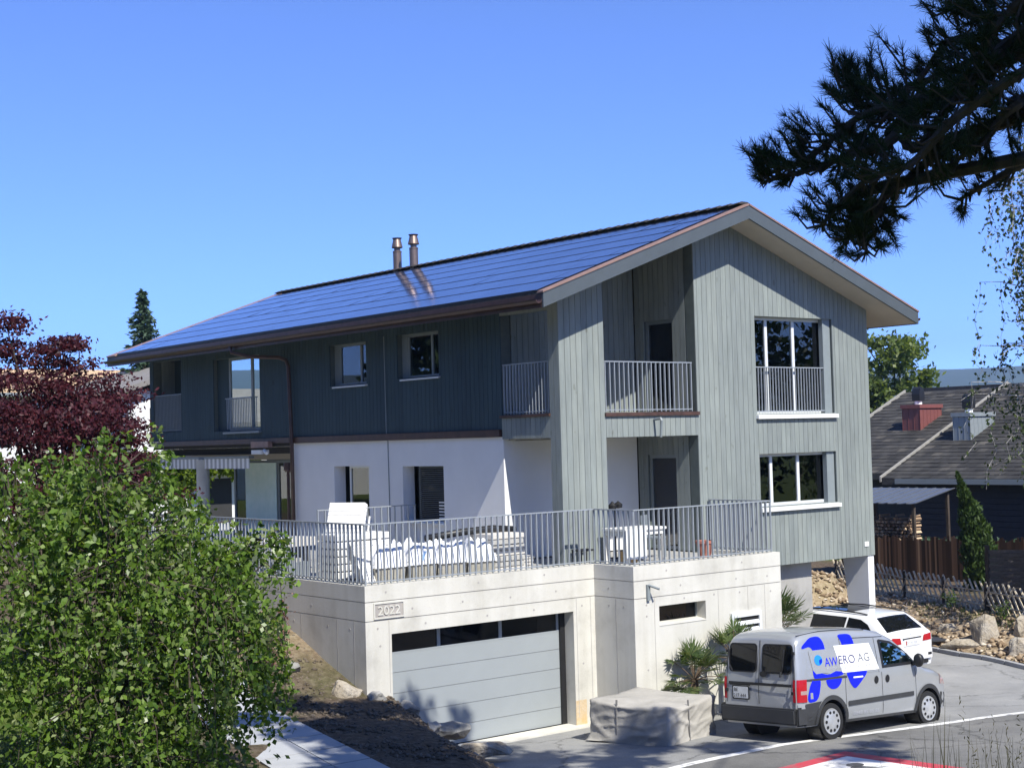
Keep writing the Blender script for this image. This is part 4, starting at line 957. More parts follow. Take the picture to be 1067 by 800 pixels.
for side in (-1, 1):
    for x0, x1 in ((-2.0, -1.4), (-1.4, -.8), (-.8, -.2)): sm.tube([(x0, side*(vb.w(x0, vb.top(x0)-.05)-.03), vb.top(x0)-.015), (x1, side*(vb.w(x1, vb.top(x1)-.05)-.03), vb.top(x1)-.015)], .007, 4)
    for z in (.78, 1.42): sm.box(-2.21 if z < 1 else -2.16, side*.715-.02, z, -2.12, side*.715+.02, z+.05)
sm.build('panel_seams', M['black'], van, local=True, recalc=False)
sl2 = MB()
for y0, y1 in ((-.685,-.035), (.075,.685)): patch(sl2, rpoly(y0,1.105,y1,1.585,.07), rearf(.003))
sl2.build('window_seal', M['rubber'], van, local=True, recalc=False)
sh2 = MB(); f2 = sd(.004)
patch(sh2, [(-1.05,1.035),(.0,1.035),(.0,1.047),(-1.05,1.047)], f2); patch(sh2, [(-1.9,.70),(-1.78,.70),(-1.78,.80),(-1.9,.80)], f2)
sh2.build('fuel_flap', M['van'], van, local=True, recalc=False)
gv = MB(); patch(gv, rpoly(-.66,1.13,-.06,1.56,.06), rearf(.006)); gv.build('rear_window', M['darkglass'], van, local=True, recalc=False); gv = MB(); patch(gv, rpoly(.10,1.13,.66,1.56,.06), rearf(.006)); gv.build('rear_window', M['darkglass'], van, local=True, recalc=False)
gs = MB()
for side in (-1, 1): patch(gs, [(.06,1.08),(1.02,1.10),(.86,1.28),(.62,1.41),(.40,1.52),(.10,1.565),(.05,1.55)], sd(.005, side))
gs.build('side_window_surround', M['black'], van, local=True, recalc=False)
gs = MB()
for side in (-1, 1): patch(gs, [(.11,1.13),(.93,1.15),(.80,1.25),(.58,1.38),(.38,1.475),(.12,1.52)], sd(.009, side))
def sidewin():
    m, n, out = nt('van_side_glass'); pbsdf(n, out, (.06,.10,.09), .03, .0, 1.); return m
gs.build('side_window', glassmat('van_side_glass', (.3,.38,.36), .35, (.8,1,.95)), van, local=True, recalc=False)
ws = MB(); patch(ws, [(.62,-.58),(1.12,-.68),(1.12,.68),(.62,.58)], lambda x, y: (x, y, vb.top(x)+.02+.008), 0, .1, .3); ws.build('windscreen', M['darkglass'], van, local=True, recalc=False)
wp = MB(); wp.tube([(-2.16,-.46,1.10),(-2.165,-.50,1.22),(-2.15,-.52,1.50)], .012, 6); wp.tube([(-2.19,-.46,1.05),(-2.17,-.46,1.14)], .02, 6); wp.tube([(-2.16,.60,1.12),(-2.165,.66,1.22),(-2.15,.68,1.50)], .012, 6); wp.build('rear_wiper', M['black'], van, local=True)
hd = MB(); f = sd(.012)
for cx in (-.14, .17): patch(hd, [(cx+.055*math.cos(a), .90+.065*math.sin(a)) for a in np.linspace(0, 6.28, 17)[:-1]], f)
hd.build('door_handle', M['black'], van, local=True, recalc=False)
for side in (-1, 1):
    mr = MB(); mr.lathe([(0,-.07),(.055,-.065),(.085,-.05),(.09,-.01),(.07,.05),(.03,.08),(0,.085)], (.93, side*.98, 1.17), (1,0,.1), 14); mr.v = [(x, y, 1.17+(z-1.17)*1.35) if z > 1.02 else (x, y, z) for x, y, z in mr.v]; mr.tube([(.93, side*.84, 1.10), (.93, side*.93, 1.12)], .035, 8); mr.build('mirror', M['black'], van, local=True, smooth=True)
    tl = MB(); f = sd(.014, side); xs_ = (-2.175,-2.15,-2.12,-2.08,-2.03,-1.99)
    for i in range(5):
        for j in range(6): z_ = .66+.06*j; tl.add([f(xs_[i], z_), f(xs_[i+1], z_), f(xs_[i+1], z_+.06), f(xs_[i], z_+.06)], [(0,1,2,3)], 1 if j == 2 and i > 1 else 0)
    patch(tl, [(side*.715,.66),(side*.775,.66),(side*.765,1.02),(side*.72,1.02)], rearf(.014), 0); tl.build('tail_light', [M['red_light'], M['clear_light']], van, local=True, recalc=False)
    hl = MB(); patch(hl, [(1.78,.70),(2.0,.68),(1.98,.82),(1.80,.88)], sd(.01, side)); hl.build('headlight', M['clear_light'], van, local=True, recalc=False)
lpz = MB(); patch(lpz, rpoly(.22,.655,.60,.88,.02), rearf(.008), 0); patch(lpz, rpoly(.245,.675,.575,.865,.015), rearf(.012), 1)
for body, y0, z0, s in (('BE', .55, .785, .085), ('217 444', .565, .69, .085)):
    tv, tf, tw = text_tris(body, s); k = min(1, .30/tw); lpz.add([rearf(.016)(y0-x*k, z0+y) for x, y in tv], tf, 2)
lpz.build('licence_plate', [M['black'], M['plate'], M['black']], van, local=True, recalc=False)
# livery
dc = MB(); f = sd(.005)
def chaikin(p, k=2):
    for _ in range(k): p = [q for a, b in zip(p, p[1:]+p[:1]) for q in ((a[0]*.8+b[0]*.2, a[1]*.8+b[1]*.2), (a[0]*.2+b[0]*.8, a[1]*.2+b[1]*.8))]
    return p
_patch = patch
def patch(mb, poly, fn, mi=0, du=.2, dv=.06): _patch(mb, chaikin(poly) if mb is dc else poly, fn, mi, du, dv)
patch(dc, [(-2.02,1.55),(-1.78,1.68),(-1.5,1.70),(-1.40,1.60),(-1.38,1.42),(-1.70,1.42),(-1.74,1.50),(-1.82,1.54),(-2.02,1.50)], f)
patch(dc, [(-1.02,1.70),(-.66,1.70),(-.60,1.56),(-.60,1.44),(-.92,1.44),(-.93,1.58)], f)
patch(dc, [(-1.80,.99),(-1.80,1.3),(-1.72,1.12),(-1.55,1.09),(-1.40,1.06),(-1.25,1.10),(-1.0,1.13),(-1.0,1.04),(-1.2,1.02),(-1.5,1.02)], f)
patch(dc, [(-1.86,1.02),(-1.60,1.02),(-1.70,.66),(-2.0,.64)], f)
patch(dc, [(-1.50,1.0),(-1.05,1.0),(-1.10,.90),(-1.20,.83),(-1.34,.82),(-1.45,.88)], f)
patch(dc, [(-.95,1.10),(-.28,1.10),(-.68,.80),(-.76,.80),(-.86,.90)], f)
dcb = dc.build('blue_livery', M['decal_blue'], van, local=True, recalc=False)
dw = MB(); patch(dw, [(-1.88,1.42),(-1.78,1.10),(-1.0,1.10),(-1.12,1.42)][:0] or [(-1.86,1.47),(-1.14,1.48),(-1.02,1.09),(-1.20,1.11),(-1.36,1.07),(-1.50,1.10),(-1.72,1.09),(-1.80,1.16)], sd(.007), 1); patch(dw, [(-1.16,1.52),(-.20,1.52),(-.03,1.07),(-1.03,1.07)], sd(.008), 0)
patch(dw, [(-.76,.965),(-.50,.965),(-.50,.99),(-.76,.99)], sd(.008), 0)
dw.build('white_panel', [M['decal_white'], M['decal_grey']], van, local=True, recalc=False)
lt = MB(); f = sd(.012)
patch(lt, [(-1.62+.11*math.cos(a), 1.31+.085*math.sin(a)) for a in np.linspace(0, 6.28, 25)[:-1]], f, 1)
patch(lt, [(-1.60,1.31),(-1.52,1.33),(-1.53,1.27),(-1.60,1.235)], sd(.014), 0)
def wr(body, x0, z0, h, wid, mi, e=.012, italic=0.):
    tv, tf, tw = text_tris(body, h); k = wid/tw; ff = sd(e)
    lt.add([ff(x0+x*k+italic*y, z0+y) for x, y in tv], tf, mi)
wr('AW', -1.46, 1.20, .20, .34, 0); wr('ERO', -1.085, 1.215, .20, .43, 3); wr('AG', -.58, 1.225, .20, .32, 4); wr('Bedachung und Fensterbau', -1.43, 1.135, .085, 1.30, 2)
wr('0848 85 85 85', -.80, .36, .09, .70, 2)
lt.build('lettering', [M['decal_blue'], M['logo_blue'], M['text_grey'], M['text_navy'], plain('grey_lettering_dark', (.16,.17,.2), .4)], van, local=True, recalc=False)
van.location = (2.72, -5.18, .12); van.rotation_euler = (R(-3.4), R(3.2), R(1.2))

# --- white estate car
car = thing('estate_car', 'white estate car with panoramic roof parked beside the house pillar', 'car', (0, 0, 0)); CS = 1.058; car.scale = (CS,)*3
cbd = Body([(-2.31,.86),(-2.29,.93),(-2.24,.975),(-2.15,1.01),(-2.0,1.13),(-1.80,1.29),(-1.68,1.365),(-1.5,1.385),(-.8,1.42),(-.1,1.43),(.3,1.40),(.6,1.30),(1.2,1.0),(1.4,.96),(2.0,.82),(2.2,.72),(2.31,.55)],
           [(-2.31,.72),(-2.28,.80),(-2.2,.86),(-2.0,.895),(1.4,.90),(2.0,.84),(2.2,.74),(2.31,.6)], .92, .30, 1.42, .09, .22, 0, .02)
cst = [-2.31,-2.30,-2.28,-2.24,-2.2,-2.15,-2.08,-2.0,-1.9,-1.8,-1.68,-1.6,-1.5,-1.2,-.8,-.4,-.1,.1,.3,.45,.6,.8,1.0,1.2,1.4,1.7,2.0,2.1,2.2,2.26,2.31]
cut_body('body', cbd.mesh(cst), [M['car_white'], M['black']], car, [(-1.40,.36,.32,2),(1.41,.36,.32,2)])
csd = lambda e, side=1: (lambda x, z: (x, side*(cbd.w(x, z)+e), z))
ctop = lambda e: (lambda x, y: (x, y, cbd.top(x)+.02*(1-min(1, abs(y)/.62)**2)+e))
crear = lambda e: (lambda y, z: (-2.31-e+.05*max(0, z-.6)-0*y, y, z))
for ax in (-1.40, 1.41):
    for sgn in (-1, 1): MB().lathe([(.357,0),(.357,-.3),(0,-.3)], (ax, sgn*.88, .32), (0, sgn, 0), 24).build('wheel_well', M['black'], car, local=True, recalc=False)
for ax in (-1.40, 1.41):
    for sgn in (-1, 1): wheel(car, ax, sgn*.885, sgn, .32, .225, .2, True)
hg = MB(); patch(hg, [(-2.13,-.66),(-2.13,.66),(-1.76,.545),(-1.76,-.545)], ctop(.008), 0, .06, .2); hg.build('rear_window', M['darkglass'], car, local=True, recalc=False)
pg = MB(); patch(pg, [(-1.02,-.50),(-1.02,.50),(.28,.50),(.28,-.50)], ctop(.006), 0, .1, .2); pg.build('panoramic_roof', M['darkglass'], car, local=True, recalc=False)
fw = MB(); patch(fw, [(.36,-.56),(.36,.56),(1.14,.68),(1.14,-.68)], ctop(.007), 0, .1, .2); fw.build('windscreen', M['darkglass'], car, local=True, recalc=False)
sw = MB(); sf = MB()
for side in (-1, 1):
    patch(sw, [(-1.88,1.02),(-1.10,.99),(-1.10,1.315),(-1.45,1.29),(-1.68,1.20)], csd(.006, side)); patch(sw, [(-1.05,.99),(-.05,.97),(-.05,1.33),(-1.05,1.317)], csd(.006, side)); patch(sw, [(0,.97),(1.0,.97),(.75,1.12),(.45,1.27),(0,1.33)], csd(.006, side))
    sf.tube([(-1.55, side*.60, 1.40), (-1.3, side*.61, 1.425), (-.5, side*.615, 1.455), (.15, side*.60, 1.435)], .018, 6)
    tl = MB(); patch(tl, [(-2.295,.78),(-2.02,.80),(-2.06,.90),(-2.29,.92)], csd(.008, side)); patch(tl, [(side*.40,.77),(side*.73,.77),(side*.73,.93),(side*.44,.91)], lambda y, z: (-2.325+.03*max(0,(abs(y)-.5))*2, y, z)); tl.build('tail_light', M['red_light'], car, local=True, recalc=False)
    mr = MB(); mr.lathe([(0,-.1),(.07,-.09),(.09,0),(.05,.09),(0,.1)], (.85, side*.99, 1.02), (1,0,0), 12); mr.build('mirror', M['car_white'], car, local=True, smooth=True)
sw.build('side_window', M['darkglass'], car, local=True, recalc=False); sf.build('roof_rail', M['black'], car, local=True, smooth=True)
bm_ = MB(); bm_.box(-2.37, -.72, .33, -2.25, .72, .62); bm_.build('rear_bumper', M['car_white'], car, local=True, bevel=.04)
bd = MB(); bd.box(-2.352, -.55, .26, -2.28, .55, .345); bd.box(-2.374, -.66, .44, -2.366, -.52, .50); bd.box(-2.374, .52, .44, -2.366, .66, .50); bd.build('bumper_trim', M['black'], car, local=True)
pl_ = MB(); pl_.box(-2.325, -.30, .70, -2.312, .30, .86, 0); pl_.box(-2.331, -.25, .72, -2.3255, .25, .83, 1); pl_.box(-2.332, .21, .73, -2.3315, .245, .82, 2); pl_.box(-2.335, -.34, .865, -2.312, .34, .885, 3)
tv, tf, tw = text_tris('SO 41 508', .085); pl_.add([(-2.3325, .19-x*.36/tw, .745+y) for x, y in tv], tf, 4)
pl_.build('licence_plate', [M['car_white'], M['plate'], M['red_light'], M['black'], M['text_grey']], car, local=True)
rs_ = MB(); rs_.lathe([(0,.004),(.042,.003),(.045,0)], (-2.29, 0, .925), (-1,0,.3), 16); rs_.build('round_badge', M['alu'], car, local=True)
cwp = MB(); cwp.tube([(-2.12,.02,1.045),(-2.04,-.30,1.115)], .012, 6); cwp.build('rear_wiper', M['black'], car, local=True)
car.location = (9.22, .42, .03); car.rotation_euler = (0, 0, R(90.5))
mhc = MB(); mhc.lathe([(0,.012),(.45,.012),(.45,-.02)], (0, 0, 0), n=22); mo = mhc.build('manhole_cover', M['grey_plastic']); mo.location = (13.45, .45, gz(13.45, .45)+.10)
tag(mo, 'dark round shaft cover beside the driveway kerb near the boulders', 'cover')

# ------------------------------------------------------------------ tarpaulin covered box
def tarp():
    t = thing('covered_furniture', 'low box under a creased grey tarpaulin in front of the garage', 'tarpaulin', (-.48, -3.12, .12))
    c = [Vector((-1.0,.74)), Vector((-.62,-1.03)), Vector((.96,-.70)), Vector((.58,1.07))]
    bm = bmesh.new(); NU = 144; NV = 26; H = .80
    def pt(u, k):  # perimeter
        u = u % 4; i = int(u); f = u-i; f2 = f
        return c[i].lerp(c[(i+1) % 4], f2)
    rows = []
    for v in range(NV+1):
        row = []
        for k in range(NU):
            u = 4*k/NU; p = pt(u, k); h = v/NV; n = noise.noise((p.x*2.1, p.y*2.1, h*1.6)); n2 = noise.noise((p.x*6, p.y*6, h*5+4))
            rd = max(0, 1-abs(noise.noise((u*1.7+h*1.1, h*1.3-u*.5, 2.))*5)); rd2 = max(0, 1-abs(noise.noise((u*3.1-h*2.3, h*2.1, 6.))*6))
            s = 1.0+.05*(1-h)**2.2+.03*n+.010*n2+.040*rd+.025*rd2-.03*(h > .97)
            near = min(abs((u % 1)), abs(1-(u % 1))); s -= .02*max(0, 1-near*8)
            row.append(bm.verts.new((p.x*s, p.y*s, h*(H-.07*math.sin(math.pi*(u % 1))*(.4+.6*(int(u) in (0, 1))))+.015*n*h+(.025*abs(math.sin(u*7+n*2)) if v == 0 else 0))))
        rows.append(row)
    for v in range(NV):
        for k in range(NU): bm.faces.new((rows[v][k], rows[v][(k+1) % NU], rows[v+1][(k+1) % NU], rows[v+1][k]))
    prev = rows[-1]
    for q in (.85, .6, .3):
        row = [bm.verts.new((v.co.x*q, v.co.y*q, v.co.z*q+(1-q)*(H-.035)+.025*noise.noise((v.co.x*q*2.5, v.co.y*q*2.5, 7.)) - (.05 if q < .5 else 0)*0)) for v in rows[-1]]
        for k in range(NU): bm.faces.new((prev[k], prev[(k+1) % NU], row[(k+1) % NU], row[k]))
        prev = row
    bm.faces.new(prev); bmesh.ops.recalc_face_normals(bm, faces=bm.faces)
    me = bpy.data.meshes.new('tarpaulin'); bm.to_mesh(me); bm.free(); link_mesh('tarpaulin', me, M['tarp'], t, True)
    sm = MB(); 
    for (f, i) in ((.36, 0), (.42, 1)):
        a = c[i].lerp(c[i+1], f); n = Vector((a.x, a.y)).normalized(); q = (c[i+1]-c[i]).normalized()*.012
        sm.hexa([(a.x*1.03-q.x,a.y*1.03-q.y,.05),(a.x*1.03+q.x,a.y*1.03+q.y,.05),(a.x*1.055+q.x,a.y*1.055+q.y,.05),(a.x*1.055-q.x,a.y*1.055-q.y,.05),(a.x*1.0-q.x,a.y*1.0-q.y,.84),(a.x*1.0+q.x,a.y*1.0+q.y,.84),(a.x*1.03+q.x,a.y*1.03+q.y,.84),(a.x*1.03-q.x,a.y*1.03-q.y,.84)])
    sm.build('seam', M['tarp_dark'], t, local=True)
tarp()

# ------------------------------------------------------------------ rocks
def rock(name, x, y, z, sx, sy, sz, rz_, seed, mat, label, cat='boulder', tilt=0.):
    r = random.Random(seed); bm = bmesh.new()
    for k in range(16):
        v = Vector((r.gauss(0, 1), r.gauss(0, 1), r.gauss(0, 1))).normalized()*r.uniform(.8, 1.1); bm.verts.new((v.x*sx, v.y*sy, v.z*sz))
    h = bmesh.ops.convex_hull(bm, input=bm.verts)
    bmesh.ops.delete(bm, geom=[v for v in bm.verts if not v.link_faces], context='VERTS')
    bmesh.ops.bevel(bm, geom=bm.edges[:], offset=.022*min(sx, sy, sz)*2, segments=1, affect='EDGES')
    bmesh.ops.triangulate(bm, faces=bm.faces); bmesh.ops.subdivide_edges(bm, edges=bm.edges[:], cuts=3, use_grid_fill=True)
    for v in bm.verts: v.co += v.normal*(.03*noise.noise(v.co*4+Vector((seed, 0, 0)))+.022*abs(noise.noise(v.co*11))+.012*noise.noise(v.co*29))
    me = bpy.data.meshes.new(name); bm.to_mesh(me); bm.free()
    o = link_mesh(name, me, mat, None); o.location = (x, y, z); o.rotation_euler = (tilt, 0, rz_)
    return tag(o, label, cat, 'boulders along the driveway kerb' if x > 5 else 'stones on the bank below the garage corner')
rock('boulder', -5.92, -.55, 1.25, .46, .32, .40, .5, 3, M['rock'], 'tall pale boulder at the left corner of the concrete garage wall')
rock('boulder', -5.05, -1.25, 1.0, .36, .26, .22, .2, 5, M['rock_dark'], 'dark angular stone just below the garage corner')
rock('boulder', -4.55, -1.75, .66, .55, .28, .20, -.55, 8, M['rock_dark'], 'long flat stone leaning against the garage door')
rock('boulder', -4.15, -2.35, .34, .58, .30, .22, -.75, 12, M['rock'], 'lowest long stone of the bank in front of the garage door')
for k, (x, y, q, lab) in enumerate(((-5.6,-1.15,.16,'small dark stone between the corner boulder and the angular stone'),(-5.0,-2.0,.18,'small rough stone on the soil above the long flat stone'),(-4.7,-2.75,.2,'small grey stone at the foot of the soil bank'),(-6.5,.45,.2,'small pale stone against the concrete side wall'))): rock('stone', x, y, gz(x, y)+q*.3, q*1.3, q, q*.8, k*.9, 40+k, M['rock_dark'], lab, 'stone')
for a in ((13.75,-1.15,.42,.72,.66,.66,.3,21,'largest rounded pale boulder beside the driveway kerb'), (13.05,-2.55,.28,.62,.46,.40,1.0,22,'grey boulder at the kerb in front of the largest one'), (14.1,-1.95,.60,.36,.32,.62,.2,23,'upright dark pointed boulder behind the kerb'), (14.2,-2.55,.52,.56,.46,.48,.8,24,'pale boulder right of the upright pointed one'), (13.3,-.75,.20,.80,.35,.26,-1.1,25,'low flat white rock at the kerb beside the shaft cover'), (13.1,-3.6,.34,.6,.5,.42,.1,26,'boulder nearest the road among the kerb boulders'), (14.3,.5,.36,.42,.34,.34,.4,27,'small pale rock on the slope above the shaft cover')):
    rock('boulder', a[0], a[1], a[2]+.02, a[3]*.86, a[4]*.86, a[5]*.86, a[6], a[7], M['rock'], a[8])
# loose rubble of the slope: nobody could count it
P = []
pts = rng.uniform((9, -7), (20, 9), (9000, 2)); s1, s2 = right_s(pts[:,0], pts[:,1]); keep = (np.maximum(s1, s2) > .25) & (s1 < 3.4) & (s2 < 4); pts = pts[keep][:3200]
def pebbles(name, pts, lo, hi, mat, up=.3):
    n = len(pts); c = np.stack([pts[:,0], pts[:,1], ground_z(pts[:,0], pts[:,1])], 1); s = rng.uniform(lo, hi, (n, 1))*rng.uniform(.6, 1.3, (n, 3)); s[:, 2] *= .7
    oc = np.array([(1,0,0),(0,1,0),(-1,0,0),(0,-1,0),(0,0,1),(0,0,-1)], float); V = []; 
    a = rng.uniform(0, 6.28, n); ca, sa = np.cos(a), np.sin(a)
    for v in oc:
        j = v*s+rng.normal(size=(n, 3))*s*.25; V.append(np.stack([c[:,0]+j[:,0]*ca-j[:,1]*sa, c[:,1]+j[:,0]*sa+j[:,1]*ca, c[:,2]+j[:,2]+s[:,2]*up], 1))
    V = np.stack(V, 1).reshape(-1, 3); F = np.array([(0,1,4),(1,2,4),(2,3,4),(3,0,4),(1,0,5),(2,1,5),(3,2,5),(0,3,5)]); Q = (np.arange(n)[:, None, None]*6+F[None]).reshape(-1, 3)
    o = fast_mesh(name, V, Q, mat); return tag(o, kind='stuff')
def rubblemat():
    m, n, out = nt('rubble'); b = pbsdf(n, out, (.3,.25,.2), .95, 0, .2); v = ramp(n, island(n), [(0, (.17,.115,.07)), (.5, (.33,.25,.165)), (.9, (.46,.37,.265)), (1, (.6,.54,.45))]); n.links.new(v.outputs[0], b.inputs['Base Color']); return m
M['rubble'] = rubblemat()
pebbles('rubble', pts, .03, .12, M['rubble'])
pts = rng.uniform((-9.5, -7), (-3.6, 4), (5000, 2)); d = edge_x(np.minimum(pts[:,1], -.75))-pts[:,0]; keep = (d > .1) & ~((np.abs(pts[:,0]+8.38-.25*pts[:,1]) < .85)) & ~((pts[:,0] > -5.65) & (pts[:,1] > -.75)); pts = pts[keep][:2600]
M['clod'] = plain('soil_clod', (.12,.095,.07), .95, var=.4, scale=3)
pebbles('soil_clods', pts, .015, .05, M['clod'])

# ------------------------------------------------------------------ plants
def branch_path(p0, p1, sag=0., n=6, wob=.05):
    p0, p1 = Vector(p0), Vector(p1); out = []
    for i in range(n+1):
        t = i/n; p = p0.lerp(p1, t); p.z += sag*4*t*(1-t); out.append(p+Vector((random.uniform(-wob, wob), random.uniform(-wob, wob), random.uniform(-wob, wob)))*(0 < i < n))
    return out
def bush():
    bx, by = -13.05, -6.85; bz = gz(bx, by)
    t = thing('bush', 'large weeping green bush on the lawn in front of the house', 'bush', (bx, by, bz))
    tr = MB(); LP = []; LD_ = []; rx, ry, dx_, dy_ = .917, -.398, .398, .917; K = .0128
    tr.tube([(bx,by,bz-.1),(bx+.05,by,bz+1.4),(bx,by+.1,bz+2.6),(bx-.05,by,bz+3.6)], [.16,.13,.10,.05], 9)
    blobs = [(118,492,46,0),(75,522,58,.3),(20,525,60,.2),(-40,560,70,.3),(148,545,46,0),(175,598,46,-.2),(206,626,42,-.3),(234,660,36,-.3),(246,700,24,-.2),(258,560,16,-.2),(215,575,20,-.1),(120,580,85,-.5),(50,600,78,-.5),(180,650,78,-.8),(110,680,85,-1.),(70,690,50,0),(185,715,46,-.5),(140,750,62,-1.),(172,775,42,-1.),(90,770,58,-.9),(120,560,80,.9),(40,580,80,1.),(200,640,70,.7),(140,700,80,.6)]
    for (px, py, rp_, dep) in blobs:
        r = rp_*K; a = (px-120)*K; c = Vector((bx+rx*a+dx_*dep, by+ry*a+dy_*dep, 6+(470-py)*K))
        tr.tube(branch_path((bx, by, bz+1.2+.4*random.random()), c, .25, 6, .06), [.05,.04,.032,.024,.018,.012,.008], 5, cap=False)
        for k in range(int(50*r*r)+13):
            v = Vector((random.gauss(0, 1), random.gauss(0, 1), random.gauss(.25, .8))).normalized()*r*(random.uniform(.6, 1.1) if random.random() < .84 else random.uniform(1.1, 1.38)); p0 = c+v
            ln = random.uniform(.35, 1.2)*(.6+.5*r); out_ = Vector((v.x, v.y, 0)); out_ = out_.normalized()*.25 if out_.length > 1e-3 else out_
            pts = [p0+out_*ln*s_+Vector((random.gauss(0, .025), random.gauss(0, .025), ln*(.22*s_-1.15*s_*s_))) for s_ in np.linspace(0, 1, 6)]
            if pts[-1].z < bz+.05: pts = [Vector((q.x, q.y, max(q.z, bz+.05))) for q in pts]
            if random.random() < .5: tr.tube([c.lerp(p0, .3)]+pts, [.012,.010,.008,.006,.005,.004,.003], 3, cap=False)
            m = int(40*ln)+10
            for q in range(m):
                f = random.random()**.7*5; i0 = min(4, int(f)); p = pts[i0].lerp(pts[i0+1], f-i0)
                LP.append((p.x+random.gauss(0, .048), p.y+random.gauss(0, .048), p.z+random.gauss(0, .048))); LD_.append((v.x/r*.5, v.y/r*.5, -.3))
    tr.build('trunk', M['bark'], t)
    V, Q = leaf_geo(np.array(LP), np.where(rng.random(len(LP)) < .35, .115, .075), .056, np.array(LD_), 0, .8); fast_mesh('crown', V, Q, M['bush_leaf'], t)
bush()
def maple():
    x0, y0 = -11.3, -.3; z0 = gz(x0, y0); t = thing('maple_tree', 'dark red maple tree behind the green bush', 'tree', (x0, y0, z0))
    tr = MB(); tr.tube([(x0,y0,z0-.2),(x0+.1,y0,z0+1.6),(x0,y0+.1,z0+2.8)], [.2,.15,.11], 9)
    pads = []
    for (dx, dy, z, r) in ((-.75,0,8.1,.38),(-1.2,.3,7.95,.5),(-.5,.2,7.75,.4),(-.95,.1,7.5,.55),(-1.8,.5,7.5,.8),(.0,.1,7.75,.32),(.3,.3,7.85,.38),(.62,.1,7.8,.24),(.05,.2,7.45,.5),(.5,.2,7.4,.42),(-.4,0,7.05,.8),(.5,.2,7.0,.65),(1.0,.1,6.95,.5),(1.3,.1,6.8,.42),(.8,-.4,6.65,.75),(.1,-.5,6.65,.9),(-.9,-.3,6.7,1.0),(-1.9,.1,6.7,1.0),(1.6,-.1,6.4,.36),(1.15,-.3,6.3,.6),(.4,-.7,6.2,.9),(-.5,-.7,6.2,1.0),(-1.6,-.4,6.2,1.0),(1.65,-.2,5.95,.3),(1.72,-.2,5.6,.2),(.95,-.6,5.8,.55),(.1,-.8,5.7,.9),(-1.,-.8,5.6,1.),(-2.2,-.3,5.6,1.),(.7,.8,6.4,.7),(-.4,.9,6.6,.9),(-1.6,1.,6.6,1.),(0,0,5.2,1.2),(-1.5,0,5.0,1.3),(.8,.2,5.2,.8)):
        if dx > 0: dx *= .80
        pads.append((x0+dx, y0+dy, z, r))
        tr.tube(branch_path((x0, y0, z0+2.4), (x0+dx, y0+dy, z-.1), .15, 6, .08), [.07,.055,.045,.035,.025,.018,.01], 5, cap=False)
    tr.build('trunk', M['bark'], t)
    P = []
    for (x, y, z, r) in pads:
        n = int(1900*r*r)+150
        for k in range(int(9*r)+4):
            c = Vector((random.gauss(0, .5)*r, random.gauss(0, .5)*r, random.gauss(0, .24)*r)); m = n//(int(9*r)+4)
            q = rng.normal(size=(m, 3))*np.array([.20,.20,.065])*(.45+.6*r)+np.array(c)+np.array((x, y, z)); P.append(q)
    P = np.concatenate(P); V, Q = leaf_geo(P, .085, .042, np.array([[0,0,-.25]]), 0, .8); fast_mesh('crown', V, Q, M['maple_leaf'], t)
maple()
def fir(x, y, zb, zt_, rad, label):
    t = thing('fir_tree', label, 'tree', (x, y, zb)); tr = MB(); tr.tube([(x,y,zb),(x,y,zt_-.2)], [.3,.04], 8); tr.build('trunk', M['bark'], t)
    P = []; D = []
    H = zt_-zb; n = 46
    for k in range(n):
        f = k/n; z = zb+H*(.12+.88*f); r = rad*(1-f)**.8*(1+.25*random.uniform(-1, 1))+.05
        m = max(5, int(15*(1-f))+4)
        for j in range(m):
            a = 2*math.pi*j/m+random.uniform(-.3, .3); rr_ = r*random.uniform(.7, 1.08)
            for q in range(10):
                s = (q+random.random())/10; P.append((x+math.cos(a)*rr_*s, y+math.sin(a)*rr_*s, z-.32*rr_*s+.10*rr_*s*s*2+random.gauss(0, .04))); D.append((math.cos(a), math.sin(a), -.15))
    P = np.array(P); D = np.array(D)
    V, Q = leaf_geo(np.concatenate([P, P+rng.normal(size=P.shape)*.06]), .34, .12, np.concatenate([D, D])*2.0, 0, .9); fast_mesh('crown', V, Q, M['fir_leaf'], t)
    return t
fir(10.5, 44, 2.0, 14.0, 2.5, 'dark pointed fir tree rising behind the roof')
def leafy_tree(name, x, y, zb, blobs, n, size, leaf, label, cat='tree', bark='bark', rt=.3, trans=None):
    t = thing(name, label, cat, (x, y, zb)); tr = MB(); zc = min(b[2] for b in blobs)
    tr.tube([(x,y,zb-.3),(x,y,(zb+zc)/2),(x,y,zc)], [rt, rt*.8, rt*.6], 9); P = []
    tot = sum(b[3]**2 for b in blobs)
    for (bx, by, bz, r) in blobs:
        pth_ = branch_path((x, y, zc-.5), (bx, by, bz), .2, 6, .2*r); tr.tube(pth_, [rt*.5*(1-.85*i/6) for i in range(7)], 5, cap=False)
        m = int(n*r*r/tot); k = max(5, int(m/70))
        for j in range(k):
            v = Vector((random.gauss(0, 1), random.gauss(0, 1), random.gauss(0, 1))).normalized()*r*random.uniform(.35, 1.)
            v.z *= .8; tr.tube(branch_path((bx, by, bz), (bx+v.x, by+v.y, bz+v.z), .05, 3, .08*r), [rt*.09, rt*.06, rt*.04, rt*.02], 4, cap=False)
            P.append(rng.normal(size=(m//k, 3))*r*.20*np.array((1, 1, .7))+np.array((bx+v.x, by+v.y, bz+v.z)))
    tr.build('trunk', M[bark], t); P = np.concatenate(P); V, Q = leaf_geo(P, size, size*.6, np.array([[0,0,-.2]]), 0, .9); fast_mesh('crown', V, Q, M[leaf], t); return t
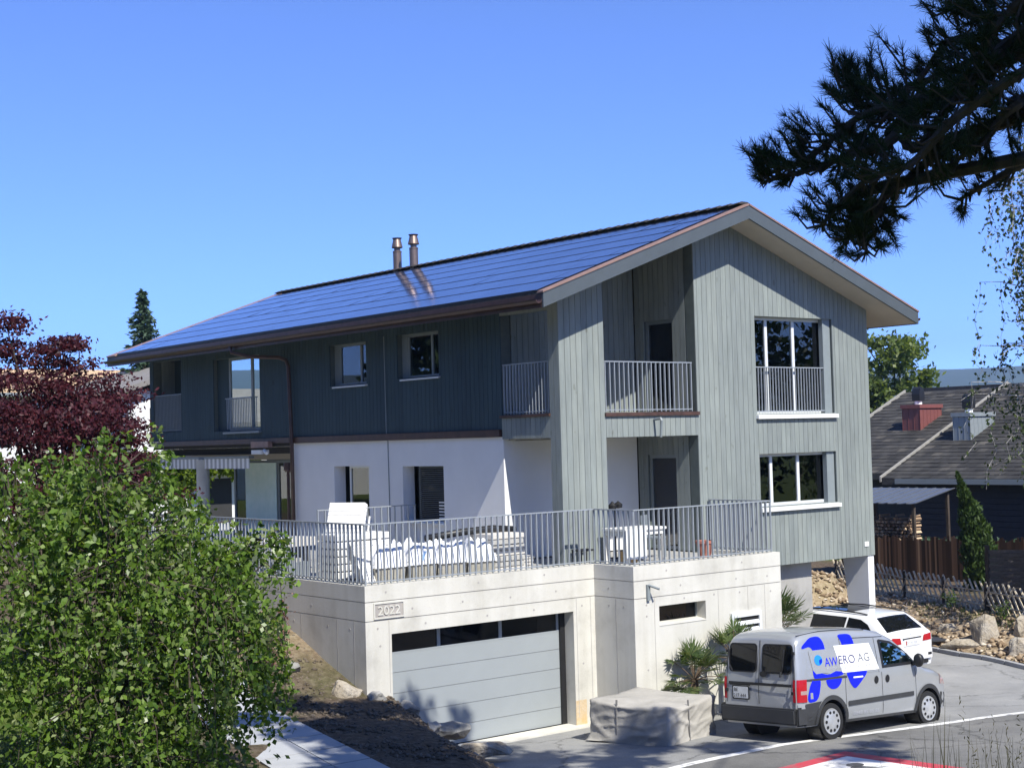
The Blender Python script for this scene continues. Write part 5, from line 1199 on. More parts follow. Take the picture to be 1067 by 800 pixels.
leafy_tree('broadleaf_tree', 48.5, 27.5, 1.0, [(46.5,28.5,8.3,1.8),(48.0,27.2,9.9,1.8),(49.2,26.6,8.6,1.3),(46.8,28.2,10.7,1.4),(48.7,27.2,10.6,1.2),(50.0,26,7.6,1.1),(45.0,29.8,9.3,1.4),(45.5,29,7.0,1.8),(48,27.5,7.3,2.0),(49.5,26.3,6.6,1.5),(43.6,31,8.4,1.7),(44,30.5,6.,1.8),(50.6,25.6,6.6,.8)], 9800, .34, 'tree_leaf', 'pale green broadleaf tree behind the shingle roof')
# pine: trunk outside the frame on the right, limbs reaching into the picture
CAM = Vector((-20.58,-24.2,6.0))
PF, PM = 1534.47, None
yaw, pitch, roll = .672424, .0381215, -.0275048
fv = Vector((math.sin(yaw)*math.cos(pitch), math.cos(yaw)*math.cos(pitch), math.sin(pitch))); rv = Vector((math.cos(yaw), -math.sin(yaw), 0)); uv_ = rv.cross(fv)
rv2 = rv*math.cos(roll)+uv_*math.sin(roll); uv2 = uv_*math.cos(roll)-rv*math.sin(roll)
def pine():
    x0, y0 = -13.7, -24.3; z0 = gz(x0, y0); t = thing('pine_tree', 'dark pine with drooping needle boughs reaching over the roof from the right', 'tree', (x0, y0, z0))
    tr = MB(); tr.tube([(x0,y0,z0-.3),(x0+.1,y0+.1,8),(x0,y0+.2,13),(x0+.2,y0,19)], [.34,.28,.2,.06], 10)
    def w3(px, py, d): # a bough tip given as direction from the viewpoint and distance
        return CAM+(rv2*((px-533.5)/PF)+uv2*(-(py-400)/PF)+fv)*d
    P = []; D = []
    limbs = [ # main boughs, each list of (px, py, distance)
        [(1250,60,8.6),(1120,95,9.0),(1010,140,9.2),(935,195,9.4),(905,225,9.4),(880,250,9.3)],
        [(1250,0,8.2),(1100,40,8.7),(1000,90,9.0),(900,120,9.3),(850,160,9.4),(800,182,9.5)],
        [(1250,-60,8.2),(1120,-30,8.6),(1040,20,8.9),(990,10,9.2)],
        [(1250,-20,9.2),(1100,20,9.6),(1000,70,9.9),(920,100,10.2),(900,95,10.3)],
        [(1200,120,8.9),(1080,165,9.0),(1040,185,9.1),(1000,208,9.2)],
        [(1250,30,8.0),(1100,60,8.3),(1000,120,8.6),(950,170,8.8),(900,190,9.0),(855,235,9.1)],
        [(1250,-90,9.0),(1130,-60,9.3),(1060,0,9.5),(1020,60,9.7)],
        [(1120,95,9.0),(1060,110,8.7),(1020,150,8.8),(985,175,8.9)],
        [(1000,90,9.0),(930,145,9.2),(890,160,9.3),(840,178,9.4),(800,188,9.5)],
        [(1010,140,9.2),(950,120,9.5),(900,110,9.6),(880,90,9.7)],
        [(940,190,9.4),(915,220,9.2),(900,245,9.2),(903,262,9.1)],
        [(1100,10,8.4),(1040,60,8.6),(990,110,8.8),(960,150,8.9)],
        [(1250,90,9.6),(1100,60,9.8),(1000,40,10.),(960,80,10.),(900,150,10.)],
        [(1250,-30,8.),(1100,-20,8.3),(1030,40,8.5),(1010,100,8.6)]]
    wood_d = Vector((0, 0, 0))
    for li, lb in enumerate(limbs):
        pts = [w3(*q) for q in lb]; pts = [Vector((x0+.12, y0+.1, pts[0].z-.5+.33*((li*5) % 7)))]+pts
        dp = [Vector(q) for q in dense([tuple(p) for p in pts], 8)]; n = len(dp)
        tr.tube(dp, [.046*(1-.9*i/n)+.005 for i in range(n)], 6, cap=False)
        start = int(n*.38)
        for i in range(start, n, 1):
            for rep in range(2 if li not in (4,) else 1):
                if li == 4 and i < n-4 and random.random() < .45: continue
                d = (dp[min(i+1, n-1)]-dp[max(i-1, 0)]).normalized(); side = Vector((random.gauss(0, 1), random.gauss(0, 1), random.gauss(-.25, .8)))
                side = (side-d*side.dot(d)).normalized(); ln = random.uniform(.10, .40)*(1. if i < n-10 else .55)
                tip = dp[i]+(d*.7+side).normalized()*ln; mid = dp[i].lerp(tip, .55)+Vector((0, 0, -.03*ln))
                tip.z += .09
                tr.tube([dp[i], mid, tip], [.010, .008, .005], 4, cap=False)
                for s in np.linspace(.62, 1, 3): 
                    q = dp[i].lerp(tip, s); P.append(tuple(q)); D.append(tuple((tip-dp[i]).normalized()+Vector((0, 0, .35))))
        P.append(tuple(dp[-1])); D.append(tuple((dp[-1]-dp[-4]).normalized()))
    V, Q = needles_geo(np.array(P), np.array(D), 30, .080, .0024, .6)
    tr2 = []; 
    fast_mesh('needles', V, Q, M['pine_leaf'], t)
    # high crown over the viewpoint: it throws the shade on the bank
    C = []
    for (x, y, z, r) in ((-9.6,-15.6,13.6,1.3),(-8.4,-14.6,13.2,1.2),(-7.2,-14.8,13.8,1.2),(-8.9,-13.4,12.9,1.0),(-6.2,-15.4,14.4,1.2),(-10.2,-17.4,14.2,1.5),(-8,-16.6,14.9,1.5),(-6.6,-13.6,13.0,.8),(-5.2,-15.2,14.6,1.0),(-12.0,-19.5,15,1.6),(-13,-22,17,2.2),(-10.9,-20.6,16.4,1.8),(-9.4,-13.0,12.8,.8),(-8.2,-12.2,12.9,.7),(-10.3,-14.4,13.3,.9),(-7.5,-18.5,13.5,1.4),(-9.5,-19.5,12.5,1.3),(-7.8,-12.6,13.8,1.0),(-6.4,-12.6,14.0,.8),(-8.8,-11.6,13.8,.8),(-5.0,-13.2,14.2,.8),(-10.6,-12.8,13.6,.8),(-3.4,-16.0,14.6,.9),(-4.6,-17.0,14.8,.8),(-2.4,-17.6,14.8,.7),(-5.9,-11.9,14.2,.45),(-4.9,-12.2,14.3,.35),(-1.8,-19.8,14.5,.8),(-.6,-19.2,14.6,.5),(-14.2,-22.4,12.0,2.0),(-13.2,-21.2,11.4,1.3),(-14.8,-23.2,13.6,2.0),(-12.4,-22.6,12.5,1.8),(-11.2,-22.2,12.6,1.5)):
        tr.tube(branch_path((x0+.1, y0+.1, z-1.2), (x, y, z), .2, 6, .15), [.12,.1,.08,.06,.05,.03,.02], 5, cap=False)
        n = int(420*r*r); v = unit(rng.normal(size=(n, 3)))*rng.uniform(.3, 1, (n, 1))*r*np.array((1, 1, .55)); C.append(v+np.array((x, y, z)))
    C = np.concatenate(C); V, Q = leaf_geo(C, .42, .15, None); fast_mesh('crown', V, Q, M['pine_leaf'], t)
    tr.build('trunk', M['bark'], t)
pine()
def birch():
    x0, y0 = 16.3, -2.7; z0 = gz(x0, y0); t = thing('birch_tree', 'birch with thin hanging leafy twigs at the edge of the slope', 'tree', (x0, y0, z0))
    tr = MB(); tr.tube([(x0,y0,z0-.3),(x0+.1,y0,6),(x0+.2,y0-.1,11),(x0,y0,15.5)], [.26,.2,.12,.03], 9); P = []
    for k in range(150):
        a = random.uniform(0, 2*math.pi); z = random.uniform(5.0, 14.8); r = random.uniform(.5, 2.9)*(1-.25*(z-5)/10)*(1.12 if math.cos(a-2.6) > .3 else 1.)
        s = Vector((x0+.1, y0, z-.9)); e = Vector((x0+r*math.cos(a), y0+r*math.sin(a), z)); pt = branch_path(s, e, .25, 5, .06); tr.tube(pt, [.035,.028,.02,.014,.01,.006], 4, cap=False)
        for j in range(4):
            b = pt[random.randint(2, 5)]; ln = random.uniform(.6, 2.8); q = [b+Vector((random.gauss(0, .05)*i+.03*i*math.cos(a), random.gauss(0, .05)*i+.03*i*math.sin(a), -ln*i/5)) for i in range(6)]
            tr.tube(q, .006, 3, cap=False)
            for i in range(1, 6):
                for m in range(7):
                    p = q[i-1].lerp(q[i], random.random()); P.append(tuple(p+Vector((random.gauss(0, .07), random.gauss(0, .07), random.gauss(0, .04)))))
    tr.build('trunk', M['bark_birch'], t); V, Q = leaf_geo(np.array(P), .125, .085, np.array([[0,0,-1.]]), 0, .7); fast_mesh('crown', V, Q, M['birch_leaf'], t)
birch()
def palm(x, y, z, h, nf, ln, seed, label, lean=0.):
    r = random.Random(seed); t = thing('fan_palm', label, 'palm', (x, y, z), 0, 'fan palms against the concrete garage wall'); tr = MB()
    tr.tube([(x,y,z-.1),(x+lean*.5,y,z+h*.5),(x+lean,y,z+h)], [.10,.09,.075], 9); c = Vector((x+lean, y, z+h)); st = MB(); Vs = []; Qs = []; n0 = 0
    for k in range(nf):
        a = 2*math.pi*k/nf*2.618+r.uniform(-.2, .2); el = R(r.uniform(-15, 75)) if k > 3 else R(r.uniform(60, 85)); pl_ = ln*r.uniform(.5, .8)
        d = Vector((math.cos(a)*math.cos(el), math.sin(a)*math.cos(el), math.sin(el))); e = c+d*pl_; e.z -= .12*pl_*math.cos(el)
        tr.tube([c, c.lerp(e, .5)+Vector((0, 0, .03)), e], [.014,.010,.007], 4, cap=False)
        fw = ((e-c).normalized()+Vector((0, 0, -.15))).normalized(); sd_ = fw.cross(Vector((0, 0, 1))).normalized() if abs(fw.z) < .95 else Vector((1, 0, 0)); up = sd_.cross(fw)
        nb = 19; fl_ = ln*r.uniform(.45, .6)
        for j in range(nb):
            th = R(-105+210*j/(nb-1)); dd = (fw*math.cos(th)+sd_*math.sin(th)+up*r.uniform(.0, .22)).normalized(); l = fl_*(1-.25*abs(th)/1.8)*r.uniform(.85, 1.1)
            w_ = (dd.cross(up)).normalized()*.018; m1 = e+dd*l*.5; tip = e+dd*l+Vector((0, 0, -.10*l*r.random()))
            Vs += [e-w_*.3, m1-w_, tip, m1+w_]; Qs.append((n0, n0+1, n0+2, n0+3)); n0 += 4
    tr.build('trunk', M['palm_trunk'], t); fast_mesh('crown', np.array([tuple(v) for v in Vs]), np.array(Qs), M['palm_leaf'], t)
palm(1.35, -2.45, .0, .95, 26, .78, 4, 'fan palm with bluish fronds behind the grey tarpaulin')
palm(2.55, -2.45, .0, 1.25, 20, .8, 9, 'fan palm against the concrete wall beside the van')
palm(5.35, -1.1, -.15, 1.5, 30, 1.0, 14, 'large fan palm at the right end of the concrete wall', .1)
def cypress():
    x, y = 20.3, 3.3; zb = .7; t = thing('cypress', 'narrow leaning cypress in front of the dark neighbouring house', 'tree', (x, y, zb)); P = []; tr = MB()
    def cx(f): return Vector((x+.25-.75*f*f, y+.3-.1*f+.35*f*f, zb+3.85*f))
    tr.tube([cx(f) for f in (0,.3,.6,.95)], [.08,.06,.04,.01], 6); tr.build('trunk', M['bark'], t); D = []
    for k in range(7500):
        f = random.random()**.8; r = (.74*math.sin(math.pi*min(1, f*.85+.18))**.8)*(1-.4*f)*random.uniform(.4, 1.05); a = random.uniform(0, 6.28); r *= .78+.38*noise.noise((f*9, a*1.1, 3.))+.2*noise.noise((f*23, a*2, 1.)); c = cx(f); P.append((c.x+r*math.cos(a), c.y+r*math.sin(a), c.z)); D.append((math.cos(a)*.5, math.sin(a)*.5, 1.2))
    V, Q = leaf_geo(np.array(P), .20, .07, np.array(D), 0, .5); fast_mesh('crown', V, Q, M['cypress_leaf'], t)
cypress()
def small_shrub(x, y, h, leaf, n, label, name='young_shrub', spread=.18, sz=.06):
    z = gz(x, y); t = thing(name, label, 'shrub', (x, y, z)); tr = MB(); P = []
    for k in range(6):
        e = Vector((x+random.uniform(-spread, spread), y+random.uniform(-spread, spread), z+h*random.uniform(.7, 1.1))); tr.tube(branch_path((x, y, z-.05), e, .0, 4, .02), [.012,.01,.008,.006,.004], 4, cap=False)
        for j in range(n//6): f = random.uniform(.35, 1.05); p = Vector((x, y, z)).lerp(e, f); P.append((p.x+random.gauss(0, .07), p.y+random.gauss(0, .07), p.z+random.gauss(0, .06)))
    tr.build('stem', M['bark'], t); V, Q = leaf_geo(np.array(P), sz, sz*.6); fast_mesh('crown', V, Q, M[leaf], t)
small_shrub(-6.25, 1.1, 1.0, 'red_shrub', 200, 'reddish young shrub in front of the concrete side wall')
small_shrub(-6.4, 2.6, 1.1, 'bush_leaf', 70, 'thin young sapling with few green leaves by the concrete side wall', spread=.1)
small_shrub(-6.75, .6, .35, 'red_shrub', 120, 'low brown shrub on the soil below the side wall', spread=.25)
small_shrub(16.0, -2.2, .9, 'bush_leaf', 160, 'small green shrub growing through the stake fence')
gl_ = thing('garden_lantern', 'small white garden lamp on a stake by the side wall', 'lamp', (-6.62, 2.15, gz(-6.62, 2.15)))
m = MB(); m.tube([(0,0,0),(0,0,.5)], .015, 6); m.build('stake', M['frame_dark'], gl_, local=True); m = MB(); m.lathe([(.0,.72),(.05,.70),(.03,.6),(.09,.46),(.0,.45)], (0,0,0), n=12); m.build('lamp_shade', M['white'], gl_, local=True, smooth=True)
def vines():
    t = thing('vine_arbour', 'bright yellow green vine hanging beyond the covered terrace', 'vine', (3.0, 27.5, 2.9)); tr = MB()
    for x in (1.2, 5.2): tr.tube([(x, 27.5, 2.8), (x, 27.5, 5.6)], .05, 6)
    tr.tube([(.8, 27.5, 5.6), (5.8, 27.5, 5.6)], .05, 6); tr.build('arbour_frame', M['bark'], t)
    P = []
    for k in range(330):
        x = random.uniform(-.5, 7.4); y = 27.5+random.uniform(-.7, .7); l = random.uniform(.4, 2.6) if x < 5.2 else random.uniform(.3, 1.1); n = int(26*l)
        for j in range(n): P.append((x+random.gauss(0, .16), y+random.gauss(0, .16), 5.85-l*random.random()+random.gauss(0, .06)))
    V, Q = leaf_geo(np.array(P), .2, .15); fast_mesh('crown', V, Q, M['vine_leaf'], t)
vines()
# grass blades: lawn left of the bush and the tall stalks near the viewpoint
def blades(name, pts, h, w, mat, lean=.25, tier=1):
    n = len(pts); z = ground_z(pts[:,0], pts[:,1]); p = np.stack([pts[:,0], pts[:,1], z], 1); a = rng.uniform(0, 6.28, n); s = np.stack([np.cos(a), np.sin(a), 0*a], 1)*w
    hh = h*rng.uniform(.5, 1.2, (n, 1)); d = rng.normal(size=(n, 3))*lean; d[:, 2] = 1; t = p+d*hh; m = p+d*hh*.5
    V = np.stack([p-s, p+s, t+s*.1, t-s*.1], 1).reshape(-1, 3); return tag(fast_mesh(name, V, np.arange(4*n).reshape(n, 4), mat), kind='stuff')
pts = rng.uniform((-19, -14), (-11, 4), (22000, 2)); blades('lawn_grass', pts[np.hypot(pts[:,0]+20.58, pts[:,1]+24.2) > 8], .10, .008, M['grass'])
a_ = rng.uniform(R(53), R(60), 700); d_ = rng.uniform(7.4, 10.5, 700); pts = np.stack([-20.58+d_*np.sin(a_), -24.2+d_*np.cos(a_)], 1); blades('tall_grass', pts, .62, .005, M['stalk'], .16)
def stalk_heads():
    P = []
    for k in range(70):
        a = random.uniform(R(55), R(60)); d = random.uniform(7.6, 9.8); x, y = -20.58+d*math.sin(a), -24.2+d*math.cos(a); z = gz(x, y)
        h = random.uniform(.5, .85)
        for j in range(10): P.append((x+random.gauss(0, .008), y+random.gauss(0, .008), z+h-.022*j))
    V, Q = leaf_geo(np.array(P), .03, .007, np.array([[0,0,1.5]])); tag(fast_mesh('grass_seed_heads', V, Q, M['stalk']), kind='stuff')
stalk_heads()
pts = rng.uniform((10, -9), (19, 3), (9000, 2)); s1, s2 = right_s(pts[:,0], pts[:,1]); pts = pts[(s1 > 1.7) & (s1 < 3.2)]; blades('weeds', pts[:1500], .13, .012, M['grass'], .4)
for k, (x, y, h, lab) in enumerate(((14.9,-.9,.5,'low green weed clump above the largest kerb boulder'),(13.9,-2.9,.4,'small green weed between the kerb boulders'),(15.6,1.2,.55,'green shrub clump on the dirt slope below the stake fence'))): small_shrub(x, y, h, 'bush_leaf', 150, lab, 'weed_clump', .25, .07)

# ------------------------------------------------------------------ right hand neighbours: fence, sheds, house
FA = Vector((19.0, 8.2)); FB = Vector((13.9, -4.6))
def fz(t): p = FA.lerp(FB, t); return gz(p.x, p.y)
fn = thing('stake_fence', 'low fence of slanting split wooden stakes above the dirt slope', 'fence', (FB.x, FB.y, fz(1)))
sk = MB(); rl = MB(); nst = 52; u = (FB-FA).normalized(); nrm = Vector((-u.y, u.x)); Lf = (FB-FA).length
for k in range(nst):
    t = k/nst; p = FA.lerp(FB, t); z = fz(t); j = random.uniform(-.05, .05); h = .85+random.uniform(-.06, .06)
    a = Vector((p.x-u.x*.30, p.y-u.y*.30, z+h)); b = Vector((p.x+u.x*(.32+j), p.y+u.y*(.32+j), z-.05)); sk.tube([a+Vector((*(nrm*.03), 0)), b+Vector((*(nrm*.03), 0))], .031, 5)
    if k % 4 == 0: rl.tube([Vector((p.x+u.x*.30, p.y+u.y*.30, z+h-.05))-Vector((*(nrm*.03), 0)), Vector((p.x-u.x*.32, p.y-u.y*.32, z-.05))-Vector((*(nrm*.03), 0))], .022, 5)
sk.build('stakes', M['stake'], fn); 
for h in (.22, .6): rl.tube([(FA.lerp(FB, k/12).x, FA.lerp(FB, k/12).y, fz(k/12)+h) for k in range(13)], .02, 5)
rl.build('rail', M['stake'], fn)
for k in range(0, nst, 8):
    p = FA.lerp(FB, k/nst); m = MB(); m.tube([(p.x, p.y, fz(k/nst)-.2), (p.x, p.y, fz(k/nst)+.85)], .045, 7); m.build('post', M['bark'], fn)
rfn = thing('reed_fence', 'dark brown reed screen fence in front of the firewood', 'fence', (22.0, 5.3, 1.2)); m = MB()
for k in range(150): 
    x = 20.9+k*.018; y = 9.3-k*.062; h = 1.75+random.uniform(-.12, .08); m.obox((x, y, .55+h/2), (.012, -.03, 0), (.02, .01, 0), (0, 0, h/2))
m.build('reed_screen', M['reed'], rfn, recalc=False)
for k in (0, 37, 75, 112, 149): q = MB(); q.box(20.9+k*.018+.04, 9.3-k*.062-.04, .3, 20.9+k*.018+.12, 9.3-k*.062+.04, 2.35); q.build('post', M['bark'], rfn)
wf = thing('wicker_fence', 'weathered grey woven panel fence behind the boulders', 'fence', (19.5, -2.0, 1.2)); 
for i in range(4):
    m = MB(); x, y = 16.05+i*.95, .35-i*1.48
    for k in range(18):
        z = .80+k*.098; b = .03*(1 if k % 2 else -1)
        for j in range(4): m.obox((x+.12+j*.225, y-.19-j*.36, z), (.115, -.185, 0), (.025, .015, 0), (0, 0, .045)) if (j+k) % 2 else m.obox((x+.12+j*.225+.03, y-.19-j*.36+.02, z), (.115, -.185, 0), (.025, .015, 0), (0, 0, .045))
    m.build('woven_panel', M['wicker'], wf); q = MB(); q.box(x-.05, y-.05, .3, x+.05, y+.05, 2.65); q.build('post', M['bark'], wf)
ws_ = thing('woodshed', 'open firewood shelter with a grey corrugated sheet roof', 'shed', (22.8, 8.3, 1.1))
m = MB()
for k in range(18):
    a, b = k/18, (k+1)/18; y0, y1 = 10.3-3.5*a, 10.3-3.5*b
    m.hexa([(21.6,y0,3.42),(21.6,y1,3.42+.03*(k % 2)),(23.9,y1,3.85+.03*(k % 2)),(23.9,y0,3.85),(21.6,y0,3.45),(21.6,y1,3.45+.03*(k % 2)),(23.9,y1,3.88+.03*(k % 2)),(23.9,y0,3.88)])
m.build('roof', M['corr'], ws_)
for x, y, h in ((21.75, 10.1, 3.42), (21.75, 7.0, 3.42), (23.7, 10.1, 3.8), (23.7, 7.0, 3.8)): q = MB(); q.box(x-.05, y-.05, 1.0, x+.05, y+.05, h); q.build('post', M['bark'], ws_)
fwp = MB()
for r_ in range(14):
    for c_ in range(26):
        y = 9.9-c_*.105+(r_ % 2)*.05; z = 1.5+r_*.115
        if z > 3.05-.25*abs(math.sin(c_*.5)): continue
        n_ = random.choice((3, 4, 5)); q = random.uniform(.045, .062); a0 = random.uniform(0, 6); po = [(y+q*math.cos(a0+6.283*i/n_), z+q*math.sin(a0+6.283*i/n_)) for i in range(n_)]; e = random.uniform(-.06, .06)
        fwp.prism(po, lambda a, b, c: (c, a, b), 22.0+e, 22.5)
tag(fwp.build('firewood', M['log'], recalc=False), 'split firewood stacked under the corrugated shelter roof', 'firewood', kind='stuff')
nb = thing('neighbour_house', 'dark timber house with a weathered shingle roof and two chimneys', 'house', (31, 6, 1.0))
XE, XR, ZE, ZR = 28.0, 37.2, 4.0, 7.87
def rzz(x): return ZE+(x-XE)*(ZR-ZE)/(XR-XE)
def shingles(mb, x0, x1, y0, y1, fz_, step=.33, wid=.42):
    n = int((x1-x0)/step); k = int((y1-y0)/wid)
    for i in range(n):
        xa, xb = x0+i*step, x0+(i+1)*step+.03
        for j in range(k+1):
            ya = max(y0, y0+(j-(i % 2)*.5)*wid); yb = min(y1, y0+(j+1-(i % 2)*.5)*wid)
            if yb-ya < .02: continue
            q = random.uniform(0, .02)
            mb.add([(xa,ya+.006,fz_(xa)+.06+q),(xb,ya+.006,fz_(xb)+.045),(xb,yb-.006,fz_(xb)+.045),(xa,yb-.006,fz_(xa)+.06+q),(xa,ya+.006,fz_(xa)+.03),(xa,yb-.006,fz_(xa)+.03)], [(0,1,2,3),(4,0,3,5)])
sh = MB(); shingles(sh, XE, XR, -16, 13.1, rzz); shingles(sh, XE+.7, XR-.1, 13.1, 18.5, lambda x: rzz(x)-.12)
rf = sh.build('roof', M['shingle'], nb, recalc=False)
m = MB()
for (xa, xb, y0, y1, k) in ((XE,XR,-16,13.08,0),(XE+.7,XR-.1,13.1,18.48,-.12)): m.hexa([(xa,y0,rzz(xa)-.2+k),(xb,y0,rzz(xb)-.2+k),(xb,y1,rzz(xb)-.2+k),(xa,y1,rzz(xa)-.2+k),(xa,y0,rzz(xa)+.028+k),(xb,y0,rzz(xb)+.028+k),(xb,y1,rzz(xb)+.028+k),(xa,y1,rzz(xa)+.028+k)])
m.hexa([(XR,-16,ZR-.2),(XR+9,-16,ZE),(XR+9,18.1,ZE),(XR,18.1,ZR-.2),(XR,-16,ZR+.03),(XR+9,-16,ZE+.2),(XR+9,18.1,ZE+.2),(XR,18.1,ZR+.03)]); m.build('roof_deck', M['ridge'], rf)
m = MB()
for (xa, xb, y, k) in ((XE-.05,XR,13.10,.03),(XE+.6,XR-.1,18.5,-.09)): m.hexa([(xa,y,rzz(xa)-.1+k),(xb,y,rzz(xb)-.1+k),(xb,y+.07,rzz(xb)-.1+k),(xa,y+.07,rzz(xa)-.1+k),(xa,y,rzz(xa)+.12+k),(xb,y,rzz(xb)+.12+k),(xb,y+.07,rzz(xb)+.12+k),(xa,y+.07,rzz(xa)+.12+k)])
m.build('verge_trim', M['verge'], rf)
m = MB(); m.box(XE-.08, -16, ZE-.16, XE-.005, 12.4, ZE+.04); m.build('gutter', M['frame_dark'], rf)
def chimney(x0, y0, x1, y1, ztop, mat, label):
    m = MB(); m.box(x0, y0, rzz(x0)-.4, x1, y1, ztop, 0); n_ = 6
    for k in range(n_+1): x = x0+(x1-x0)*k/n_; m.box(x-.012, y0-.012, rzz(x)-.1, x+.012, y0-.001, ztop-.12, 0)
    for k in range(4): y = y0+(y1-y0)*k/3; m.box(x0-.012, y-.012, rzz(x0)-.1, x0-.001, y+.012, ztop-.12, 0)
    m.box(x0-.06, y0-.06, ztop-.12, x1+.06, y1+.06, ztop+.04, 0); c = m.build('chimney', mat, rf); c['label'] = label
    q = MB(); xc, yc = x0+.55, (y0+y1)/2; q.lathe([(.16,ztop+.04),(.16,ztop+.22)], (xc, yc, 0), n=14); q.build('flue_collar', M['white_plastic'], c)
    q = MB(); q.prism([(-.18,.2),(.18,.2),(.22,.45),(.14,.72),(0,.82),(-.14,.74),(-.2,.5)], lambda a, b, cc: (xc+a*.9, yc+cc, ztop+b), -.2, .2); q.build('cowl', M['black'], c)
chimney(32.75, 14.6, 34.3, 15.5, 7.02, M['chim_red'], 'red sheet clad chimney')
chimney(31.4, 11.2, 33.1, 12.0, 6.58, M['chim_grey'], 'grey sheet clad chimney')
m = MB(); m.box(XE+.7, -15.5, .2, XE+1.0, 12.0, rzz(XE+.7)-.2); m.box(XE+1.3, 12.0, .2, XE+1.6, 17.8, rzz(XE+1.3)-.3); m.box(XE+1.0, 17.5, .2, 45, 17.8, 4.2); m.build('wall', M['navy_wall'], nb)
m = MB()
for k in range(9): m.box(XE+.66, -15.5, 2.0+k*.22, XE+.699, 12.0, 2.0+k*.22+.19)
m.build('weatherboards', M['navy_wall'], nb)
bb = MB(); bb.lathe([(0,0),(.3,0),(.34,.95),(.36,.97),(.0,1.05)], (19.6, .1, 1.55), n=14); 
tag(bb.build('water_butt', M['blue_bin']), 'blue water butt beside the woven fence', 'barrel')
hs = MB(); P = []
for k in range(4200): a = random.uniform(0, 1); P.append((24.4+random.gauss(0, .5)+a*2.0, 11.5-a*14+random.gauss(0, .4), 1.0+random.random()**1.3*1.0))
V, Q = leaf_geo(np.array(P), .22, .12); hd_ = fast_mesh('hedge', V, Q, M['fir_leaf']); tag(hd_, 'dark overgrown hedge between the reed fence and the dark house', 'hedge')

# ------------------------------------------------------------------ buildings behind on the left
wh = thing('white_house', 'white rendered house with a grey roof seen beneath and beside the terrace', 'house', (9, 42, 2))
m = MB(); m.box(7.0, 38, 1.5, 17, 46, 8.7); m.build('wall', M['render'], wh)
m = MB(); m.prism([(6.4,8.5),(10.8,9.9),(17.7,8.5),(17.7,8.73),(10.8,10.15),(6.4,8.73)], lambda a, b, c: (a, c, b), 37.4, 46.6); m.build('roof', M['grey_roof'], wh)
m = MB(); m.box(9.6, 36.6, 5.0, 15, 37.99, 6.2); bl = m.build('balcony', M['concrete_dark'], wh)
m = MB(); m.box(10.3, 37.95, 2.6, 12.0, 37.998, 4.6); m.build('door', M['interior_dark'], wh)
for x in (8.0, 9.6, 13.2): m = MB(); m.box(x, 37.96, 6.6, x+.9, 37.998, 7.9); m.build('window', M['darkglass'], wh)
P = rng.uniform((9.7, 36.5, 6.1), (15, 37.3, 6.7), (900, 3)); V, Q = leaf_geo(P, .25, .14); bp_ = fast_mesh('balcony_plants', V, Q, M['bush_leaf'], wh, off=wpos(wh))
ph = thing('peach_roof_house', 'house with a pale peach tiled roof above the maple', 'house', (13, 62, 2))
m = MB(); m.box(4, 58, 1.5, 22, 68, 9.25); m.build('wall', M['render'], ph)
m = MB(); m.prism([(57.2,9.55),(63,11.05),(68.8,9.55),(68.8,9.25),(63,10.75),(57.2,9.25)], lambda a, b, c: (c, a, b), 3.4, 22.6); m.build('roof', M['peach_roof'], ph)
for k in range(12):
    m = MB(); x = 5.2+1.5*(k % 6)*1.7; z = 3.2+3.2*(k//6); m.box(x, 57.95, z, x+1.1, 57.998, z+1.4); m.build('window', M['darkglass'], ph)
m = MB(); m.box(3.4, 57.1, 9.2, 22.6, 57.19, 9.4); m.build('gutter', M['frame_dark'], ph)
# pale house left of the viewpoint, mirrored in the coated window
lh = thing('garden_annexe', 'low white rendered garden house mirrored in the upper window', 'house', (-22, 40, 3))
m = MB(); m.box(-30, 46, 1.5, -14, 54, 7.2); m.build('wall', M['render'], lh); m = MB(); m.prism([(45.4,7.1),(50,9),(54.6,7.1),(54.6,7.35),(50,9.3),(45.4,7.35)], lambda a, b, c: (c, a, b), -30.6, -13.4); m.build('roof', M['grey_roof'], lh)

P = []  # unseen trees, added to hold back sky light and darken the shaded walls
for (x, y, r, h) in ((-18.5,4,4,14),(-17.5,11,4.5,16),(-17.5,18,4.5,15),(-17.5,25,4.2,15),(-19,31,4,13),(-27,2,4,13),(-28,12,5,17),(-28,22,5,17),(-33,33,5,12),(-28,37,4,9),(-40,18,6,13),(-42,30,6,13),(-25,-6,3.5,8),(-38,-30,6,14),(-34,-44,7,15),(-22,-50,7,15),(-8,-52,7,14),(6,-50,7,15),(20,-48,7,14),(34,-44,7,14),(40,-32,6,12),(38,-20,5,10),(-44,-16,6,13)):
    n_ = 2600; v = unit(rng.normal(size=(n_, 3)))*rng.uniform(.55, 1, (n_, 1))*np.array((r, r, h*.5)); P.append(v+np.array((x, y, 2+h*.5)))
V, Q = leaf_geo(np.concatenate(P), .55, .36); tag(fast_mesh('sky_screen_woods', V, Q, M['fir_leaf']), kind='stuff')
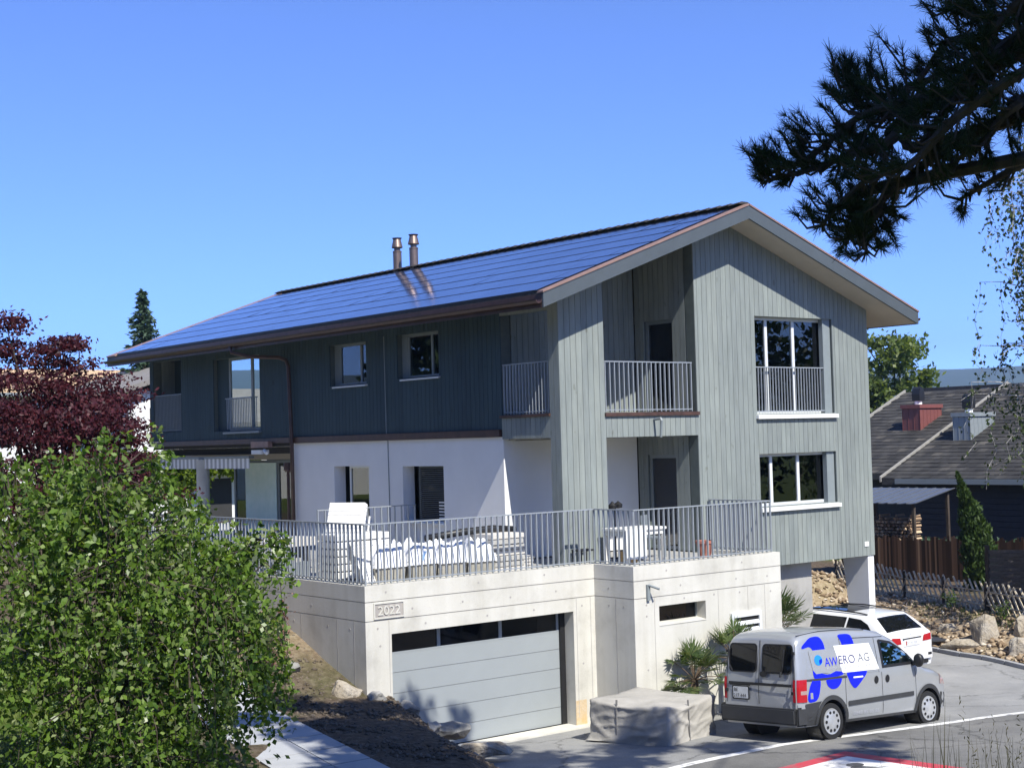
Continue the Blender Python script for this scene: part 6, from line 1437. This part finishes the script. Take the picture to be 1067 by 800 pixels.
# ------------------------------------------------------------------ hills
def hills():
    na = 240; V = []; rad = [2100, 2300, 2600, 3000, 3400]; hf = [0, .55, .85, 1., .8]
    for i in range(na):
        a = 2*math.pi*i/na; h = 150+26*noise.noise((math.cos(a)*3, math.sin(a)*3, 1.))+18*noise.noise((math.cos(a)*9, math.sin(a)*9, 5.))
        for r, f in zip(rad, hf): q = f*(1+.08*noise.noise((math.cos(a)*14, math.sin(a)*14, r*.01))); V.append((r*math.sin(a), r*math.cos(a), -1+h*q))
    i = np.arange(na*5).reshape(na, 5); j = np.roll(i, -1, 0); Q = np.stack([i[:,:-1], j[:,:-1], j[:,1:], i[:,1:]], -1).reshape(-1, 4)
    o = fast_mesh('hills', V, Q, M['hill']); o.data.polygons.foreach_set('use_smooth', [True]*len(o.data.polygons)); tag(o, kind='structure')
hills()
HAZE = True
if HAZE:
    m, n, out = nt('haze'); v = N(n, 'ShaderNodeVolumePrincipled'); v.inputs['Color'].default_value = (.5,.70,1,1); v.inputs['Density'].default_value = .00026; v.inputs['Anisotropy'].default_value = .2
    n.links.new(v.outputs[0], out.inputs['Volume'])
    hb = MB().box(-3600, -3600, -4, 3600, 3600, 260).build('haze', m); tag(hb, kind='stuff')

# ------------------------------------------------------------------ camera, light, sky
cd = bpy.data.cameras.new('camera'); cam = bpy.data.objects.new('camera', cd); COL.objects.link(cam)
cd.sensor_fit = 'HORIZONTAL'; cd.sensor_width = 36; cd.lens = PF/1067*36; cd.clip_start = .1; cd.clip_end = 20000
mt = Matrix((rv2, uv2, -fv)).transposed().to_4x4(); mt.translation = CAM; cam.matrix_world = mt; S.camera = cam
sd_ = Vector((.145, 1, -1.18)).normalized()
sl = bpy.data.lights.new('sun', 'SUN'); so = bpy.data.objects.new('sun', sl); COL.objects.link(so); sl.energy = 5.0; sl.angle = R(.53); sl.color = (1, .965, .87)
so.rotation_euler = sd_.to_track_quat('-Z', 'Y').to_euler()
wd = bpy.data.worlds.new('World'); S.world = wd; wd.use_nodes = True; n = wd.node_tree; n.nodes.clear()
out = n.nodes.new('ShaderNodeOutputWorld'); bg = n.nodes.new('ShaderNodeBackground'); sk = n.nodes.new('ShaderNodeTexSky'); sk.sky_type = 'NISHITA'; sk.sun_disc = False
el = math.asin(-sd_.z); az = math.atan2(-sd_.x, -sd_.y); sk.sun_elevation = el; sk.sun_rotation = az
sk.altitude = 8000; sk.air_density = .8; sk.dust_density = 0; sk.ozone_density = 6
hs_ = n.nodes.new('ShaderNodeHueSaturation'); hs_.inputs['Hue'].default_value = .5075; hs_.inputs['Saturation'].default_value = 1.05; hs_.inputs['Value'].default_value = 1.92; n.links.new(sk.outputs[0], hs_.inputs['Color'])
bg.inputs[1].default_value = .15; n.links.new(hs_.outputs[0], bg.inputs[0]); n.links.new(bg.outputs[0], out.inputs[0])
S.view_settings.view_transform = 'Standard'; S.view_settings.look = 'None'; S.view_settings.exposure = .62; S.view_settings.gamma = 1
S.cycles.max_bounces = 8; S.cycles.transparent_max_bounces = 16; S.cycles.use_denoising = True
